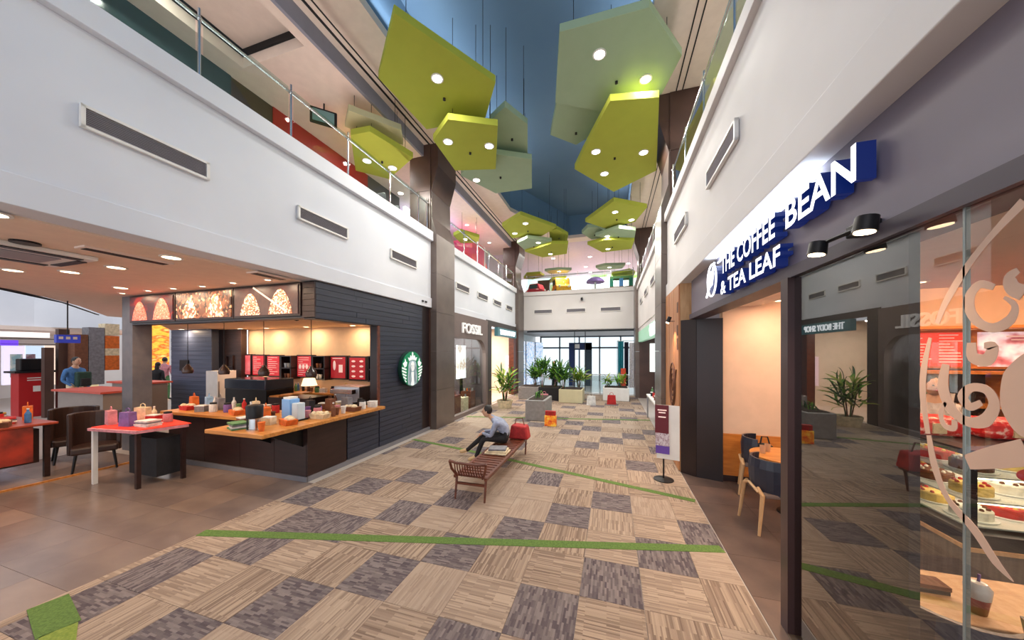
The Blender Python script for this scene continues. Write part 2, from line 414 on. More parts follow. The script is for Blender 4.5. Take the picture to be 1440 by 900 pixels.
# upper floor slabs
struct('floor_upper_left', MB().box(-12, -4.9, -3, 16.5, 4.8, 5.0), PALEF)
struct('floor_upper_right', MB().box(1.45, 7, -3, 16.5, 4.7, 4.9), PALEF)
struct('floor_upper_end', MB().box(-12, 7, 16.86, 27, 4.8, 5.0), PALEF)
# ceilings
cl = MB()
L = -4.8
cl.box(L, -3.8, -6, 14.2, 7.6, 7.75).box(.65, 7, -6, 16.5, 7.6, 7.75).box(L, .65, 15.9, 16.5, 7.6, 7.75)
cl.prism([(-3.8, 12.15), (-2.0, 15.9), (-3.8, 15.9)], 7.6, 7.75).box(L, -3.8, 14.2, 15.9, 7.6, 7.75)
cl.box(-3.8, .65, -6, -1.5, 7.6, 7.75)
struct('ceiling', cl, PINK)
struct('ceiling_end', MB().box(-12, 7, 16.5, 27, 7.6, 7.75), mat('lilac_ceiling', (222, 198, 216), .8))
rc = MB().box(-3.9, .75, -1.6, 16.0, 8.7, 8.85)
rc.box(-3.9, -3.8, -1.6, 12.2, 7.75, 8.7).box(.65, .75, -1.6, 16, 7.75, 8.7).box(-3.9, .75, -1.6, -1.5, 7.75, 8.7).box(-2.0, .75, 15.9, 16, 7.75, 8.7)
rc.prism([(-3.9, 12.1), (-3.8, 12.1), (-1.95, 15.95), (-2.1, 15.98)], 7.75, 8.7)
struct('ceiling_recess', rc, BLUE)
struct('trim_1', MB().box(-4.86, -4.8, -6, 16.4, 7.3, 7.76), GREYB)
struct('trim_2', MB().box(-4.66, -4.62, -6, 16.4, 7.585, 7.601).box(-4.52, -4.5, -6, 16.4, 7.585, 7.601), DARK)
struct('trim_3', MB().box(1.3, 1.32, -6, 16.4, 7.585, 7.601).box(1.42, 1.44, -6, 16.4, 7.585, 7.601), DARK)
u = MB().box(-12, -6.5, -6, 16.5, 7.3, 7.5).box(-6.5, -5.03, 4.25, 16.5, 7.3, 7.5).box(-5.03, -4.86, -6, 16.5, 7.3, 7.5).box(-6.5, -5.03, -6, .6, 7.3, 7.5)
u.box(-6.5, -5.03, .6, 4.25, 7.62, 7.7)
struct('ceiling_upper_left', u, PINK)
struct('trim_4', MB().box(-6.5, -6.47, .6, 4.25, 7.5, 7.62).box(-5.06, -5.03, .6, 4.25, 7.5, 7.62).box(-6.5, -5.03, 4.22, 4.25, 7.5, 7.62), DARK)
# upper-left shop fronts
TEAL = mat('dark_teal_shop_glass', (62, 84, 86), .12)
struct('wall_upper_left', MB().box(-7.1, -6.9, -3, 4.3, 5, 7.3), TEAL)
struct('wall_upper_left_brown', MB().box(-7.1, -6.92, 4.3, 5.1, 5, 7.3), mat('brown_shop_front', (74, 62, 54), .5))
struct('wall_upper_left_red', MB().box(-7.1, -6.9, 5.1, 7.9, 5, 7.3), mat('deep_red_wall', (172, 30, 34), .5))
struct('wall_upper_left_grey', MB().box(-7.1, -6.9, 7.9, 9.4, 5, 7.3), mat('dark_grey_upper_wall', (84, 80, 88), .5))
struct('wall_upper_right', MB().box(4.2, 4.4, -3, 16.5, 4.9, 7.6), mat('green_grey_upper_wall', (150, 176, 158), .5))
# columns
def column(X, Y, side, label):
    s = -side   # corridor side is +X for left columns
    t = thing('column', label, 'column', (X, Y+.5, 0))
    prof = [(0, 0), (5.2, 0), (5.65, .14), (6.35, .15), (7.0, -.04), (7.6, -.04)]
    def seg(z0, z1, o0, o1, m, nm):
        MB().prism([(X+s*0-s*o0, z0), (X-s*o1, z1), (X-s*.8, z1), (X-s*.8, z0)], Y, Y+1.03, 'y').build(nm, m, t)
    for (z0, a), (z1, b), m in zip(prof[:-1], prof[1:], [COLM, COLM, COLM, COLB, COLB]):
        if z0 == 0:
            for k in range(5):
                e = 5.2/5; seg(k*e+.003, (k+1)*e-.003, 0, 0, m, 'cladding_panel')
        else: seg(z0, z1-.003, a, b, m, 'cladding_panel')
    # brown cladding on the face towards the near side
    for k, (z0, z1) in enumerate([(0.01, 3.2), (5.27, 6.35), (6.36, 7.59)]):
        MB().box(X-s*.17, X-s*.8, Y-.025, Y-.002, z0, z1).build('brown_facing', COLB, t)
    return t
column(-4.43, 7.6, -1, 'tall taupe column with bent upper part between the black plank wall and the watch shop')
column(-4.43, 15.5, -1, 'far left bent taupe column beside the white end bulkhead')
column(1.02, 7.6, 1, 'tall taupe column with bent upper part beyond the wood carved panel')
column(1.02, 15.5, 1, 'far right bent taupe column beside the white end bulkhead')

# ------------------------------------------------------------------ air vents
def vent_proto(length, h):
    t = thing('air_vent', '', 'vent')
    a, b = length/2, h/2
    MB().box(-a, a, -.02, .015, -b, -b+.025).box(-a, a, -.02, .015, b-.025, b).box(-a, -a+.03, -.02, .015, -b, b).box(a-.03, a, -.02, .015, -b, b).build('frame', WHT, t, world=False)
    m = MB(); n = 9
    for i in range(n):
        z = -b+.03+(2*b-.06)*(i+.5)/n; m.obox((0, -.006, z), (2*a-.06, .012, .008), 0, .6)
    o = m.build('slats', GRILL, t, world=False); o['kind'] = 'stuff'
    MB().box(-a+.03, a-.03, .006, .012, -b+.025, b-.025).build('backing', mat('vent_backing', (96, 92, 98), .6), t, world=False)
    return t
vp = vent_proto(.98, .21); first = True
def vent(loc, rz, label, group, sc=1):
    global first
    if first: vp.location = loc; vp.rotation_euler = (0, 0, rz); vp['label'] = label; first = False; r = vp
    else: r = dup(vp, loc, label, rz)
    r['group'] = group; return r
for i, y in enumerate([2.13, 4.25, 6.42]):
    vent((-4.58, y, 4.2), PI/2, ['nearest and largest grey louvre vent on the left white bulkhead', 'middle grey louvre vent on the left white bulkhead', 'grey louvre vent on left bulkhead beside the bent column'][i], 'vents on the left bulkhead')
for i, y in enumerate([9.5, 11.2, 12.8, 14.45]):
    vent((-4.58, y, 4.12), PI/2, ORD[i] + ' grey vent above the watch and beauty shops beyond the first left column', 'vents on the far left bulkhead')
for i, y in enumerate([1.75, 4.0, 6.13]):
    vent((1.12, y, 4.15), -PI/2, ['nearest vent cut by the top of the frame on the right bulkhead', 'shiny slanted vent on the right bulkhead above the blue-lit sign', 'smaller-looking vent on right bulkhead close to the right column'][i], 'vents on the right bulkhead')
for i, y in enumerate([10.0, 11.9, 13.8]):
    vent((1.12, y, 4.1), -PI/2, ORD[i] + ' grey vent on right bulkhead beyond the right column above the green shop sign', 'vents on the far right bulkhead')
for i, x in enumerate([-3.4, -1.72, -.05]):
    vent((x, 16.53, 4.16), 0, ['left', 'middle', 'right'][i] + ' of the three vents on the white end bulkhead', 'vents on the end bulkhead')
# spotlight box hanging on end bulkhead
t = thing('wall_speaker', 'small dark camera bracket on the end bulkhead above the middle vent', 'camera', (-1.42, 16.45, 4.6))
MB().obox((-1.42, 16.44, 4.7), (.1, .14, .12)).build('body', BLACKM, t); MB().cyl((-1.42, 16.55, 4.8), (-1.42, 16.44, 4.7), .02).build('bracket', BLACKM, t)

# ------------------------------------------------------------------ glass railings on the upper floor
def railing(p0, p1, n, z0, z1, label, posts=None):
    p0, p1 = Vector(p0), Vector(p1); d = p1-p0; L_ = d.length; d.normalize()
    t = thing('glass_railing', label, 'railing', ((p0+p1)/2).to_tuple()[:2] + (z0,))
    rz = math.atan2(d.y, d.x)
    zr = z1-.12
    ps = posts or [i/n for i in range(n+1)]
    for k in ps:
        p = p0 + d*L_*k
        po = MB().cyl((p.x, p.y, z0), (p.x, p.y, z1), .016, n=8).cyl((p.x, p.y, z0), (p.x, p.y, z0+.02), .035, n=10).build('post', STEEL, t, smooth=True)
        MB().ball((p.x, p.y, zr), .032, 8, 6).build('clamp', STEEL, po, smooth=True)
    MB().cyl(p0 + Vector((0, 0, zr)), p1 + Vector((0, 0, zr)), .02, n=8).build('handrail', STEEL, t, smooth=True)
    for a, b in zip(ps[:-1], ps[1:]):
        q0, q1 = p0 + d*(L_*a+.04), p0 + d*(L_*b-.04); m = (q0+q1)/2
        MB().obox((m.x, m.y, (z0+.03+z1-.06)/2), ((q1-q0).length, .01, z1-.09-z0), rz).build('glass_panel', GLASSR, t)
yl = [-.8, .35, 1.45, 2.58, 3.73, 4.85, 6.04, 7.15, 7.55]
a0, a1 = -2, 7.56
railing((-4.68, a0, 0), (-4.68, a1, 0), 0, 5.25, 6.14, 'glass railing with steel posts on top of the left white bulkhead', [(y-a0)/(a1-a0) for y in [-1.95]+yl])
railing((-4.68, 8.66, 0), (-4.68, 15.45, 0), 6, 5.22, 6.1, 'glass railing above the far left bulkhead beyond the first left column')
railing((1.24, -2, 0), (1.24, 7.5, 0), 8, 5.02, 6.0, 'glass railing on top of the right bulkhead')
railing((1.24, 8.66, 0), (1.24, 15.45, 0), 6, 5.02, 6.0, 'glass railing above the far right bulkhead beyond the right column')
railing((-4.3, 16.65, 0), (1.0, 16.65, 0), 4, 5.2, 6.15, 'glass railing across the end bulkhead in front of the play area')

# ------------------------------------------------------------------ hexagonal ceiling panels
PAN = [
('Y',6.9,[(-2.968,3.917),(-1.99,5.467),(-2.518,6.271),(-3.843,6.179),(-3.941,4.772)],[(-2.944,5.079)],'largest yellow-green felt ceiling panel, at upper left'),
('Y',6.55,[(-3.018,5.608),(-2.159,6.057),(-2.722,7.48),(-3.702,7.243),(-3.615,6.061)],[(-3.335,6.195),(-2.545,6.587)],'yellow-green ceiling panel with two lamps below the largest left panel'),
('G',6.95,[(-2.032,6.122),(-1.723,6.744),(-1.991,7.791),(-2.685,7.429),(-2.481,6.421)],[],'pale green house-shaped ceiling panel without lamps left of the blue recess middle'),
('G',6.7,[(-2.584,7.15),(-1.833,7.587),(-2.16,8.939),(-3.242,8.908),(-3.791,7.74),(-3.285,7.17)],[(-3.482,8.056)],'pale green ceiling panel with one lamp above the first left column'),
('C',6.9,[(-5.034,5.228),(-4.389,6.035),(-4.658,6.485),(-5.278,5.93),(-5.472,5.585)],[],'cream felt ceiling panel above the left railing'),
('Y',6.6,[(-5.221,5.48),(-4.759,5.507),(-4.435,6.552),(-5.589,7.174),(-6.126,6.591)],[(-5.549,6.327),(-5.16,6.757)],'yellow-green ceiling panel seen through the left glass railing'),
('G',6.9,[(-.75,4.889),(.506,4.906),(1.098,5.863),(.895,6.64),(-.205,6.754),(-1.044,6.262)],[(-.188,5.441),(.578,6.178)],'largest pale green ceiling panel, at upper right with two lamps'),
('G',7.05,[(-1.043,6.428),(-.182,6.931),(-.472,7.695),(-.819,7.911),(-1.345,7.375)],[],'pale green ceiling panel without lamps tucked behind the largest right panel'),
('Y',6.6,[(-.025,6.115),(.812,6.287),(1.072,8.805),(.058,9.623),(-.878,8.139),(-.615,7.475)],[(-.339,7.56),(.695,7.905),(-.173,8.557)],'big yellow-green ceiling panel with three lamps beside the right column'),
('Y',6.7,[(-2.941,10.54),(-1.977,12.014),(-2.666,12.731),(-3.88,12.612),(-3.859,11.292)],[(-2.965,11.292),(-3.612,12.116)],'yellow-green ceiling panel with two lamps in the far left cluster, nearest of the cluster'),
('G',6.5,[(-3.13,12.247),(-2.285,12.846),(-2.899,13.993),(-3.62,13.667),(-3.689,12.68)],[(-2.838,12.852)],'pale grey-green ceiling panel in the far left cluster'),
('Y',6.8,[(-2.331,12.478),(-2.016,12.423),(-1.685,13.241),(-1.865,14.174),(-2.53,13.874)],[],'small yellow-green ceiling panel at the right edge of the far left cluster'),
('Y',6.4,[(-2.32,12.879),(-1.665,13.08),(-1.894,14.389),(-3.025,14.603),(-3.589,13.549)],[(-2.585,14.176)],'olive ceiling panel, lowest of the far left cluster'),
('Y',6.7,[(.063,10.439),(1.092,11.217),(.8,12.316),(-.179,12.713),(-.897,11.794)],[(.113,11.247),(.668,12.081)],'yellow-green ceiling panel with two lamps, nearest of the far right cluster'),
('G',6.5,[(.244,12.223),(.844,12.62),(.859,13.642),(-.081,13.353),(-.599,12.783)],[(-.156,12.919)],'pale grey-green ceiling panel with one lamp in the far right cluster'),
('G',6.75,[(-.461,12.616),(.055,13.714),(-.794,13.886),(-1.127,13.022),(-.871,12.49)],[],'small pale green ceiling panel at the left edge of the far right cluster'),
('Y',6.4,[(-.184,13.02),(.845,13.42),(.801,14.495),(-.385,14.639),(-.934,13.395)],[(-.143,14.205)],'olive ceiling panel, lowest of the far right cluster'),
('G',6.4,[(-2.674,17.0),(-2.021,17.3),(-2.333,17.9),(-3.289,17.8),(-3.427,17.1)],[(-2.7,17.4)],'grey ceiling panel above the left side of the play area'),
('G',6.4,[(-.322,16.9),(.658,17.1),(.523,17.8),(-.603,17.8),(-.782,17.2)],[(-.1,17.3)],'grey ceiling panel above the right side of the play area'),
('Y',6.5,[(-5.341,10.9),(-4.911,11.654),(-5.171,12.149),(-5.878,12.017),(-5.779,11.155)],[],'small yellow-green ceiling panel above the far left railing'),
('Y',6.3,[(-4.451,17.2),(-3.694,17.2),(-3.602,17.9),(-4.407,18.441),(-4.871,18.1)],[],'olive ceiling panel at the far left corner of the play area'),
('Y',6.2,[(-3.224,18.257),(-2.41,18.175),(-2.793,19.263),(-3.647,19.2)],[],'small olive ceiling panel behind the left grey one over the play area'),
('Y',6.3,[(0,18.518),(.901,17.929),(1.205,18.555),(1.158,19.58),(.197,19.657)],[],'olive ceiling panel at the far right corner of the play area'),
]
def panel(kind, z, poly, lamps, label):
    cx = sum(p[0] for p in poly)/len(poly); cy = sum(p[1] for p in poly)/len(poly)
    t = thing('ceiling_panel', label, 'ceiling panel', (cx, cy, z), group='hexagonal felt ceiling panels')
    m = {'Y': PY, 'G': PG, 'C': PC}[kind]
    MB().prism(poly, z, z+.13).build('felt_board', m, t, bevel=.006)
    inrec = (-3.7 < cx < .6) and cy < 15.5
    top = 8.7 if inrec else 7.6
    for p in poly[:3]:
        q = Vector(p).lerp(Vector((cx, cy)), .22)
        tp = top if (inrec and -3.75 < q.x < .6 and (q.y < 12 or q.x > -1.9)) else 7.6
        if q.x < -4.86: tp = 7.3
        MB().cyl((q.x, q.y, z+.13), (q.x, q.y, tp), .0055, n=5).build('hanging_wire', BLACKM, t)
    for x, y in lamps:
        d = MB().lathe([(.11, 0), (.11, -.012), (.085, -.014), (.085, -.006)], (x, y, z), 20).build('downlight', WHT, t)
        MB().cyl((x, y, z-.006), (x, y, z-.012), .083, n=20).build('lamp_disc', LAMP, d)
        area('panel_lamp', (x, y, z-.03), .14, 36, NEU)
    MB().lathe([(.028, 0), (.02, -.03), (.03, -.035), (.004, -.05)], (cx, cy+.2, z), 8).build('sprinkler_head', BLACKM, t)
for p in PAN: panel(*p)

# ------------------------------------------------------------------ downlights and slots in other ceilings
def downlight(x, y, z, label, group, warm=True, r=.075, power=9, lampon=True):
    t = thing('downlight', label, 'downlight', (x, y, z), group=group)
    MB().lathe([(r+.025, 0), (r+.025, -.008), (r, -.01), (r, -.003)], (x, y, z), 18).build('trim_ring', WHT, t)
    MB().cyl((x, y, z-.003), (x, y, z-.007), r-.002, n=18).build('lamp_disc', LAMPW if warm else LAMP, t)
    if lampon: area('ceiling_lamp', (x, y, z-.02), r*1.8, power, WARM if warm else NEU)
dl = [(-4.95,1.3),(-5.15,2.56),(-6.48,2.64),(-7.48,2.59),(-8.1,2.3),(-8.45,3.5),(-9.2,3.83),(-8.36,3.82),(-7.63,3.82),(-6.88,3.84),(-6.05,3.8),(-5.26,3.8)]
dln = ['nearest warm downlight at the left edge of the low ceiling', 'bright warm downlight below the edge of the left bulkhead', 'warm downlight left of the bright one under the low ceiling', 'warm downlight beside the square air cassette',
 'warm downlight at far left under the low ceiling', 'warm downlight on low ceiling above the stone pillar end', 'small downlight above the left end of the photo panels', 'small downlight above the red photo panel', 'small downlight between red and gold photo panels',
 'small downlight above the middle gold photo panel', 'small downlight above the right photo panel', 'small downlight nearest the dark plank corner']
for (x, y), n in zip(dl, dln): downlight(x, y, 3.22, n, 'downlights of the low left ceiling', r=.085 if y < 3.6 else .04, power=18 if y < 3.6 else 5)
downlight(-6.05, 2.9, 7.62, 'downlight inside the rectangular ceiling coffer upstairs at left', None, False, .1, 12)
# low left ceiling with curved edge
curve = [(-9.6, -3), (-10.2, 1.5), (-10.7, 2.9), (-11.4, 3.6), (-12.85, 4.6), (-15.7, 6.2), (-15.7, 7.2)]
struct('ceiling_left', MB().prism([(-4.9, -3), (-4.9, 4.3)] + [(-9.5, 4.3), (-9.9, 7.2)] + curve[::-1], 3.22, 3.4), BEIGE_CL)
struct('trim_5', MB().prism([(x+.45, y-.35) for x, y in curve[2:-1]] + [(x+.65, y-.5) for x, y in curve[2:-1]][::-1], 3.2, 3.225), DARK)
struct('wall_left_atrium', MB().prism([(-21, -3), (-21, 4.5), (-20.6, 6.3), (-19.6, 7.9), (-19.2, 8.3), (-19.6, 8.6), (-21.4, 6.6), (-21.6, -3)], 3.0, 6.8), WHITE)
def slot(cx, cy, lx, ly, rz, label, n, z=3.22):
    t = thing('air_diffuser', label, 'vent', (cx, cy, z-.02), rz)
    MB().box(-lx/2, lx/2, -ly/2, ly/2, .0, .02).build('frame', PINK, t, world=False)
    for k in range(n): MB().box(-lx/2+.04+(lx-.08)*k/n, -lx/2+.04+(lx-.08)*(k+.6)/n, -ly/2+.03, ly/2-.03, -.004, .004).build('slat', BLACKM, t, world=False)
slot(-5.55, 2.36, .2, .75, 0, 'ceiling slot diffuser near the bulkhead on low ceiling', 7)
slot(-4.95, 3.6, .22, .5, 0, 'small square vent at the dark plank corner of the low ceiling', 5)
t = thing('air_cassette', 'large square air conditioning cassette at the left edge of the low ceiling', 'air conditioner', (-6.5, 1.9, 3.16))
MB().box(-7.0, -6.0, 1.4, 2.3, 3.17, 3.218).build('cover', WHT, t, bevel=.01)
for b_ in ((-6.95, -6.85, 1.5, 2.2), (-6.15, -6.05, 1.5, 2.2), (-6.8, -6.2, 1.42, 1.5), (-6.8, -6.2, 2.2, 2.28), (-6.75, -6.25, 1.6, 2.1)): MB().box(*b_, 3.16, 3.175).build('grille', GRILL if b_[0] == -6.75 else BLACKM, t)
t = thing('ceiling_speaker', 'round flat brown speaker grille on the low ceiling at far left', 'speaker', (-5.9, 1.75, 3.2)); MB().cyl((-5.9, 1.75, 3.2), (-5.9, 1.75, 3.22), .1, n=20).build('grille', BLACKM, t)
#__PART2__

# ================================================================== left cafe: plank front, fascia, interior
wc = struct('wall_cafe_front', MB().box(-4.85, -4.63, 4.1, 7.55, 2.6, 3.22).box(-4.85, -4.63, 5.62, 7.55, 0, 2.6).box(-4.85, -4.63, 4.75, 5.62, 0, .88), ESP2)
def planks(parent, fx, y0, y1, z0, z1, h, m, axis='x', seglen=1.4, lab='plank', proud=.018):
    """horizontal boards on a wall face: axis x = face at X=fx, running along Y; axis y = face at Y=fx running along X"""
    n = max(1, round((z1-z0)/h)); h = (z1-z0)/n
    for k in range(n):
        a = y0; off = random.uniform(.5, 1) * seglen
        while a < y1-.02:
            b = min(a+off, y1); off = seglen
            if y1-b < .25: b = y1
            pr = proud + random.uniform(0, .006)
            if axis == 'x': q = MB().box(fx, fx+pr, a+.002, b-.002, z0+k*h+.003, z0+(k+1)*h-.003)
            else: q = MB().box(a+.002, b-.002, fx-pr, fx, z0+k*h+.003, z0+(k+1)*h-.003)
            q.build(lab, m, parent); a = b
planks(wc, -4.63, 4.1, 7.2, 2.61, 3.21, .1, PLANK)
planks(wc, -4.63, 5.62, 7.2, .09, 2.6, .1, PLANK)
planks(wc, -4.63, 4.77, 5.6, .09, .87, .1, PLANK, proud=.012)
MB().box(-4.63, -4.6, 5.56, 5.62, .95, 2.6).build('window_jamb', WALN, wc)
struct('baseboard_cafe', MB().box(-4.64, -4.595, 3.93, 7.55, 0, .085).box(-8, -4.595, 3.915, 3.94, 0, .085), mat('grey_skirting', (120, 118, 124), .5))
# fascia with photo panels
wf = struct('wall_cafe_fascia', MB().box(-9.5, -4.63, 4.1, 4.3, 2.62, 3.22), ESP2)
planks(wf, 4.1, -4.88, -4.61, 2.63, 3.21, .1, PLANKB, 'y', 2)
PH1 = picture('red_tea_photo', [(44, 26, 30), (84, 24, 26), (60, 36, 42), (120, 34, 30), (52, 34, 40)], (2.2, 3, 3.4), .5)
PH2 = picture('gold_beans_photo', [(54, 34, 30), (66, 42, 36), (120, 72, 50), (150, 96, 66), (240, 190, 140)], (24, 20, 20), .5, 'voronoi')
PH3 = picture('roasting_beans_photo', [(56, 42, 44), (70, 50, 50), (84, 58, 54), (64, 46, 48), (96, 64, 56)], (3, 3, 3), .5)
for (a, b), m, n in zip([(-9.46, -8.11), (-8.0, -6.5), (-6.4, -4.93)], [PH1, PH2, PH3],
        ['backlit red photo panel of glasses at the left end of the fascia', 'backlit photo panel of golden beans, middle of the fascia', 'backlit photo panel with roasted beans and a glass rod at right']):
    t = thing('photo_panel', n, 'poster', ((a+b)/2, 4.07, 2.68), group='photo panels above the counter')
    MB().box(a-.04, b+.04, 4.06, 4.098, 2.66, 3.2).build('frame', ESP, t)
    MB().box(a, b, 4.045, 4.06, 2.69, 3.17).build('photo', m, t)
    # mounds and streaks printed on the photo
    q = MB()
    if 1:
        for cx, rr in (((a+b)/2-.35, .18), ((a+b)/2+.35, .2)):
            q.prism([(cx+rr*(1.1+.25*(m is not PH2))*math.cos(k*PI/10)*(1-.25*math.sin(k*PI/10)), 2.7+rr*2.1*math.sin(k*PI/10)) for k in range(11)], 4.04, 4.0449, 'y')
        q.build('print', picture('glow_print_'+m.name, [(120, 30, 26), (200, 60, 44), (240, 140, 110), (150, 40, 32), (255, 220, 200)] if m is PH1 else [(120, 74, 56), (190, 122, 86), (250, 214, 176), (140, 86, 62), (255, 240, 220)], (52, 20, 46) if m is not PH2 else (30, 20, 24), .8, 'voronoi' if m is not PH1 else 'noise'), t)
    if m is PH3: MB().obox(((a+b)/2+.12, 4.037, 2.95), (.9, .004, .03), 0, 0, .52).build('rod_print', mat('pale_streak', (236, 214, 200), .5, emit=(236, 214, 200), es=.6), t)
tag(MB().box(-9.86, -9.5, 4.1, 4.4, 0, 3.22).build('stone_pillar', mat('slate_pillar', (96, 96, 106), .35, noise=(3, (120, 116, 120), (1, 1, 1)))), 'slate grey square pillar at the left end of the photo panels', 'pillar')
struct('ceiling_cafe_left', MB().prism([(-9.5, 4.3), (-4.85, 4.3), (-4.85, 7.6), (-13.9, 7.6), (-13.9, 6.9)], 2.78, 2.9), CREAM)
struct('wall_cafe_back', MB().box(-11.25, -4.85, 7.5, 7.62, 0, 2.78), CREAM)
ws = struct('wall_cafe_slate', MB().box(-13.9, -11.95, 6.92, 7.1, 0, 2.85), mat('slate_back', (56, 60, 74), .5))
planks(ws, 6.92, -13.9, -11.95, 0, 2.8, .14, PLANKG, 'y', 3)
MB().box(-13.4, -13.0, 6.86, 6.9, 1.45, 1.8).build('black_niche', DARK, ws)
wb = struct('wall_cafe_brown', MB().box(-12.3, -11.15, 7.25, 7.4, 0, 2.85), ESP)
planks(wb, 7.25, -12.0, -11.15, 0, 2.8, .14, PLANKB, 'y', 3)
# downlights of the cafe
for i, (px, py) in enumerate([(255, 463), (296, 463), (338, 462), (386, 462), (436, 460), (500, 458)]):
    p = at(px, py, Z=2.78)
    downlight(max(p.x, -13), min(p.y, 7.1), 2.78, ORD[i] + ' recessed lamp from the left over the cafe counter', 'cafe ceiling lamps', r=.07, power=16)
t = thing('dome_camera', 'black dome camera under the plank corner by the right pendant', 'camera', (-6.0, 4.9, 2.72))
MB().lathe([(.07, .06), (.07, .03), (.06, .02), (.04, -.03), (.0, -.045)], (-6.0, 4.9, 2.72), 14).build('dome', BLACKM, t, smooth=True)
# pendants
for i, x in enumerate([-8.75, -7.62, -6.5, -5.3]):
    t = thing('pendant_lamp', ORD[i].replace('nearest', 'leftmost') + (' ' if i == 0 else ' from left ') + 'dark glass pendant lamp hanging over the counter', 'lamp', (x, 4.62, 1.6), group='pendants over the counter')
    MB().lathe([(.1, 0), (.1, .02), (.02, .035)], (x, 4.62, 2.745), 14).build('canopy', BLACKM, t)
    MB().cyl((x, 4.62, 1.78), (x, 4.62, 2.75), .006, n=5).build('cord', BLACKM, t)
    MB().lathe([(.085, 0), (.095, .05), (.08, .11), (.035, .17), (.03, .2)], (x, 4.62, 1.6), 14).build('shade', mat('smoked_glass', (64, 48, 44), .12), t, smooth=True)
    MB().ball((x, 4.62, 1.63), .03, 8, 6).build('bulb', LAMPW, t)
# menu boards
MENU = {k: picture('menu_red_%d' % k, c, (2, 2, 3), .55) for k, c in enumerate([[(196, 60, 70), (214, 96, 104), (228, 150, 150)], [(204, 50, 60), (190, 40, 50), (210, 90, 90)], [(150, 24, 32), (170, 34, 40), (140, 22, 30)]])}
LINE = mat('printed_cream_line', (246, 214, 206), .6, emit=(246, 214, 206), es=.4)
for i, (a, b, k, y0) in enumerate([(336, 354, 0, 498), (355.5, 374, 1, 498.5), (376, 395, 1, 499), (418, 440, 1, 499), (465, 488, 2, 500), (491, 516, 2, 501)]):
    p, q = at(a, y0, Y=7.38), at(b, y0+32, Y=7.38); x0, x1, z1, z0 = p.x, q.x, p.z, p.z-.68
    t = thing('menu_board', ORD[i].replace('nearest', 'leftmost') + (' ' if i == 0 else ' from left ') + 'backlit red menu board on the cream back wall', 'menu board', ((x0+x1)/2, 7.4, z0), group='menu boards on the cream wall')
    MB().box(x0, x1, 7.36, 7.498, z0, z1).build('frame', ESP, t)
    MB().box(x0+.04, x1-.04, 7.35, 7.36, z0+.04, z1-.04).build('screen', MENU[k], t)
    m = MB()
    if i in (0, 1, 2, 3):
        for r in range(9): m.box(x0+.08, x0+.08+random.uniform(.12, x1-x0-.18), 7.345, 7.35, z1-.09-r*.062, z1-.078-r*.062)
    if i == 3:
        for c_ in range(3): m.ball((x0+.15+c_*.13, 7.345, z0+.33), (.05, .006, .07), 8, 6)
    if i == 4: m.ball((x0+.17, 7.345, z0+.4), (.05, .006, .14), 8, 6).box(x0+.33, x0+.46, 7.34, 7.35, z0+.2, z0+.42).box(x0+.1, x0+.45, 7.345, 7.35, z1-.09, z1-.07)
    if i == 5:
        for r in range(4):
            for c_ in range(2): m.ball((x0+.18+c_*.27, 7.345, z0+.12+r*.14), (.07, .005, .03), 8, 5)
    m.build('print', LINE, t)
# cup shelves
CUPM = [mat('cream_cup', (232, 222, 208), .4), mat('brown_cup', (140, 84, 56), .4), mat('white_cup', (240, 240, 240), .35), mat('orange_cup', (206, 130, 80), .5)]
def cup_mesh(r, h, m):
    return MB().lathe([(r*.72, 0), (r, h*.93), (r*1.06, h*.93), (r*1.06, h), (r*.9, h)], (0, 0, 0), 12).mesh('cup', m)
CUPS = [cup_mesh(.045, .13, m) for m in CUPM]
def item(name, me, loc, label, cat, group=None, rz=0):
    o = bpy.data.objects.new(name, me); COL.objects.link(o); o.location = loc; o.rotation_euler = (0, 0, rz); return tag(o, label, cat, group)
for s_, (a, b, nm) in enumerate([(321, 335, 'left shelf unit'), (397, 417, 'second shelf unit'), (441, 464, 'third shelf unit'), (518, 530, 'right shelf unit')]):
    x0, x1 = at(a, 500, Y=7.3).x+.08, min(at(b, 500, Y=7.3).x-.07, -4.9)
    t = thing('cup_shelf', 'dark ' + nm + ' with cups beside the red menu boards', 'shelf', ((x0+x1)/2, 7.36, 1.26), group='cup shelves on the cream wall')
    MB().box(x0, x1, 7.44, 7.49, 1.26, 1.95).build('back_panel', ESP2, t)
    for z in (1.26, 1.57, 1.92): MB().box(x0, x1, 7.18, 7.44, z, z+.03).build('shelf_board', ESP, t)
    for x in (x0, x1-.03): MB().box(x, x+.03, 7.18, 7.44, 1.29, 1.92).build('side_panel', ESP, t)
    for r, z in enumerate((1.29, 1.6)):
        n = int((x1-x0-.1)/.12)
        for k in range(n):
            item('cup', CUPS[(s_+k*2+r) % 4], (x0+.09+k*.12, 7.28, z), '%s from left on the %s shelf of the %s' % (ORD[k].replace('nearest', 'first') + ' cup', ['lower', 'upper'][r], nm), 'cup', 'cups on the back shelves')
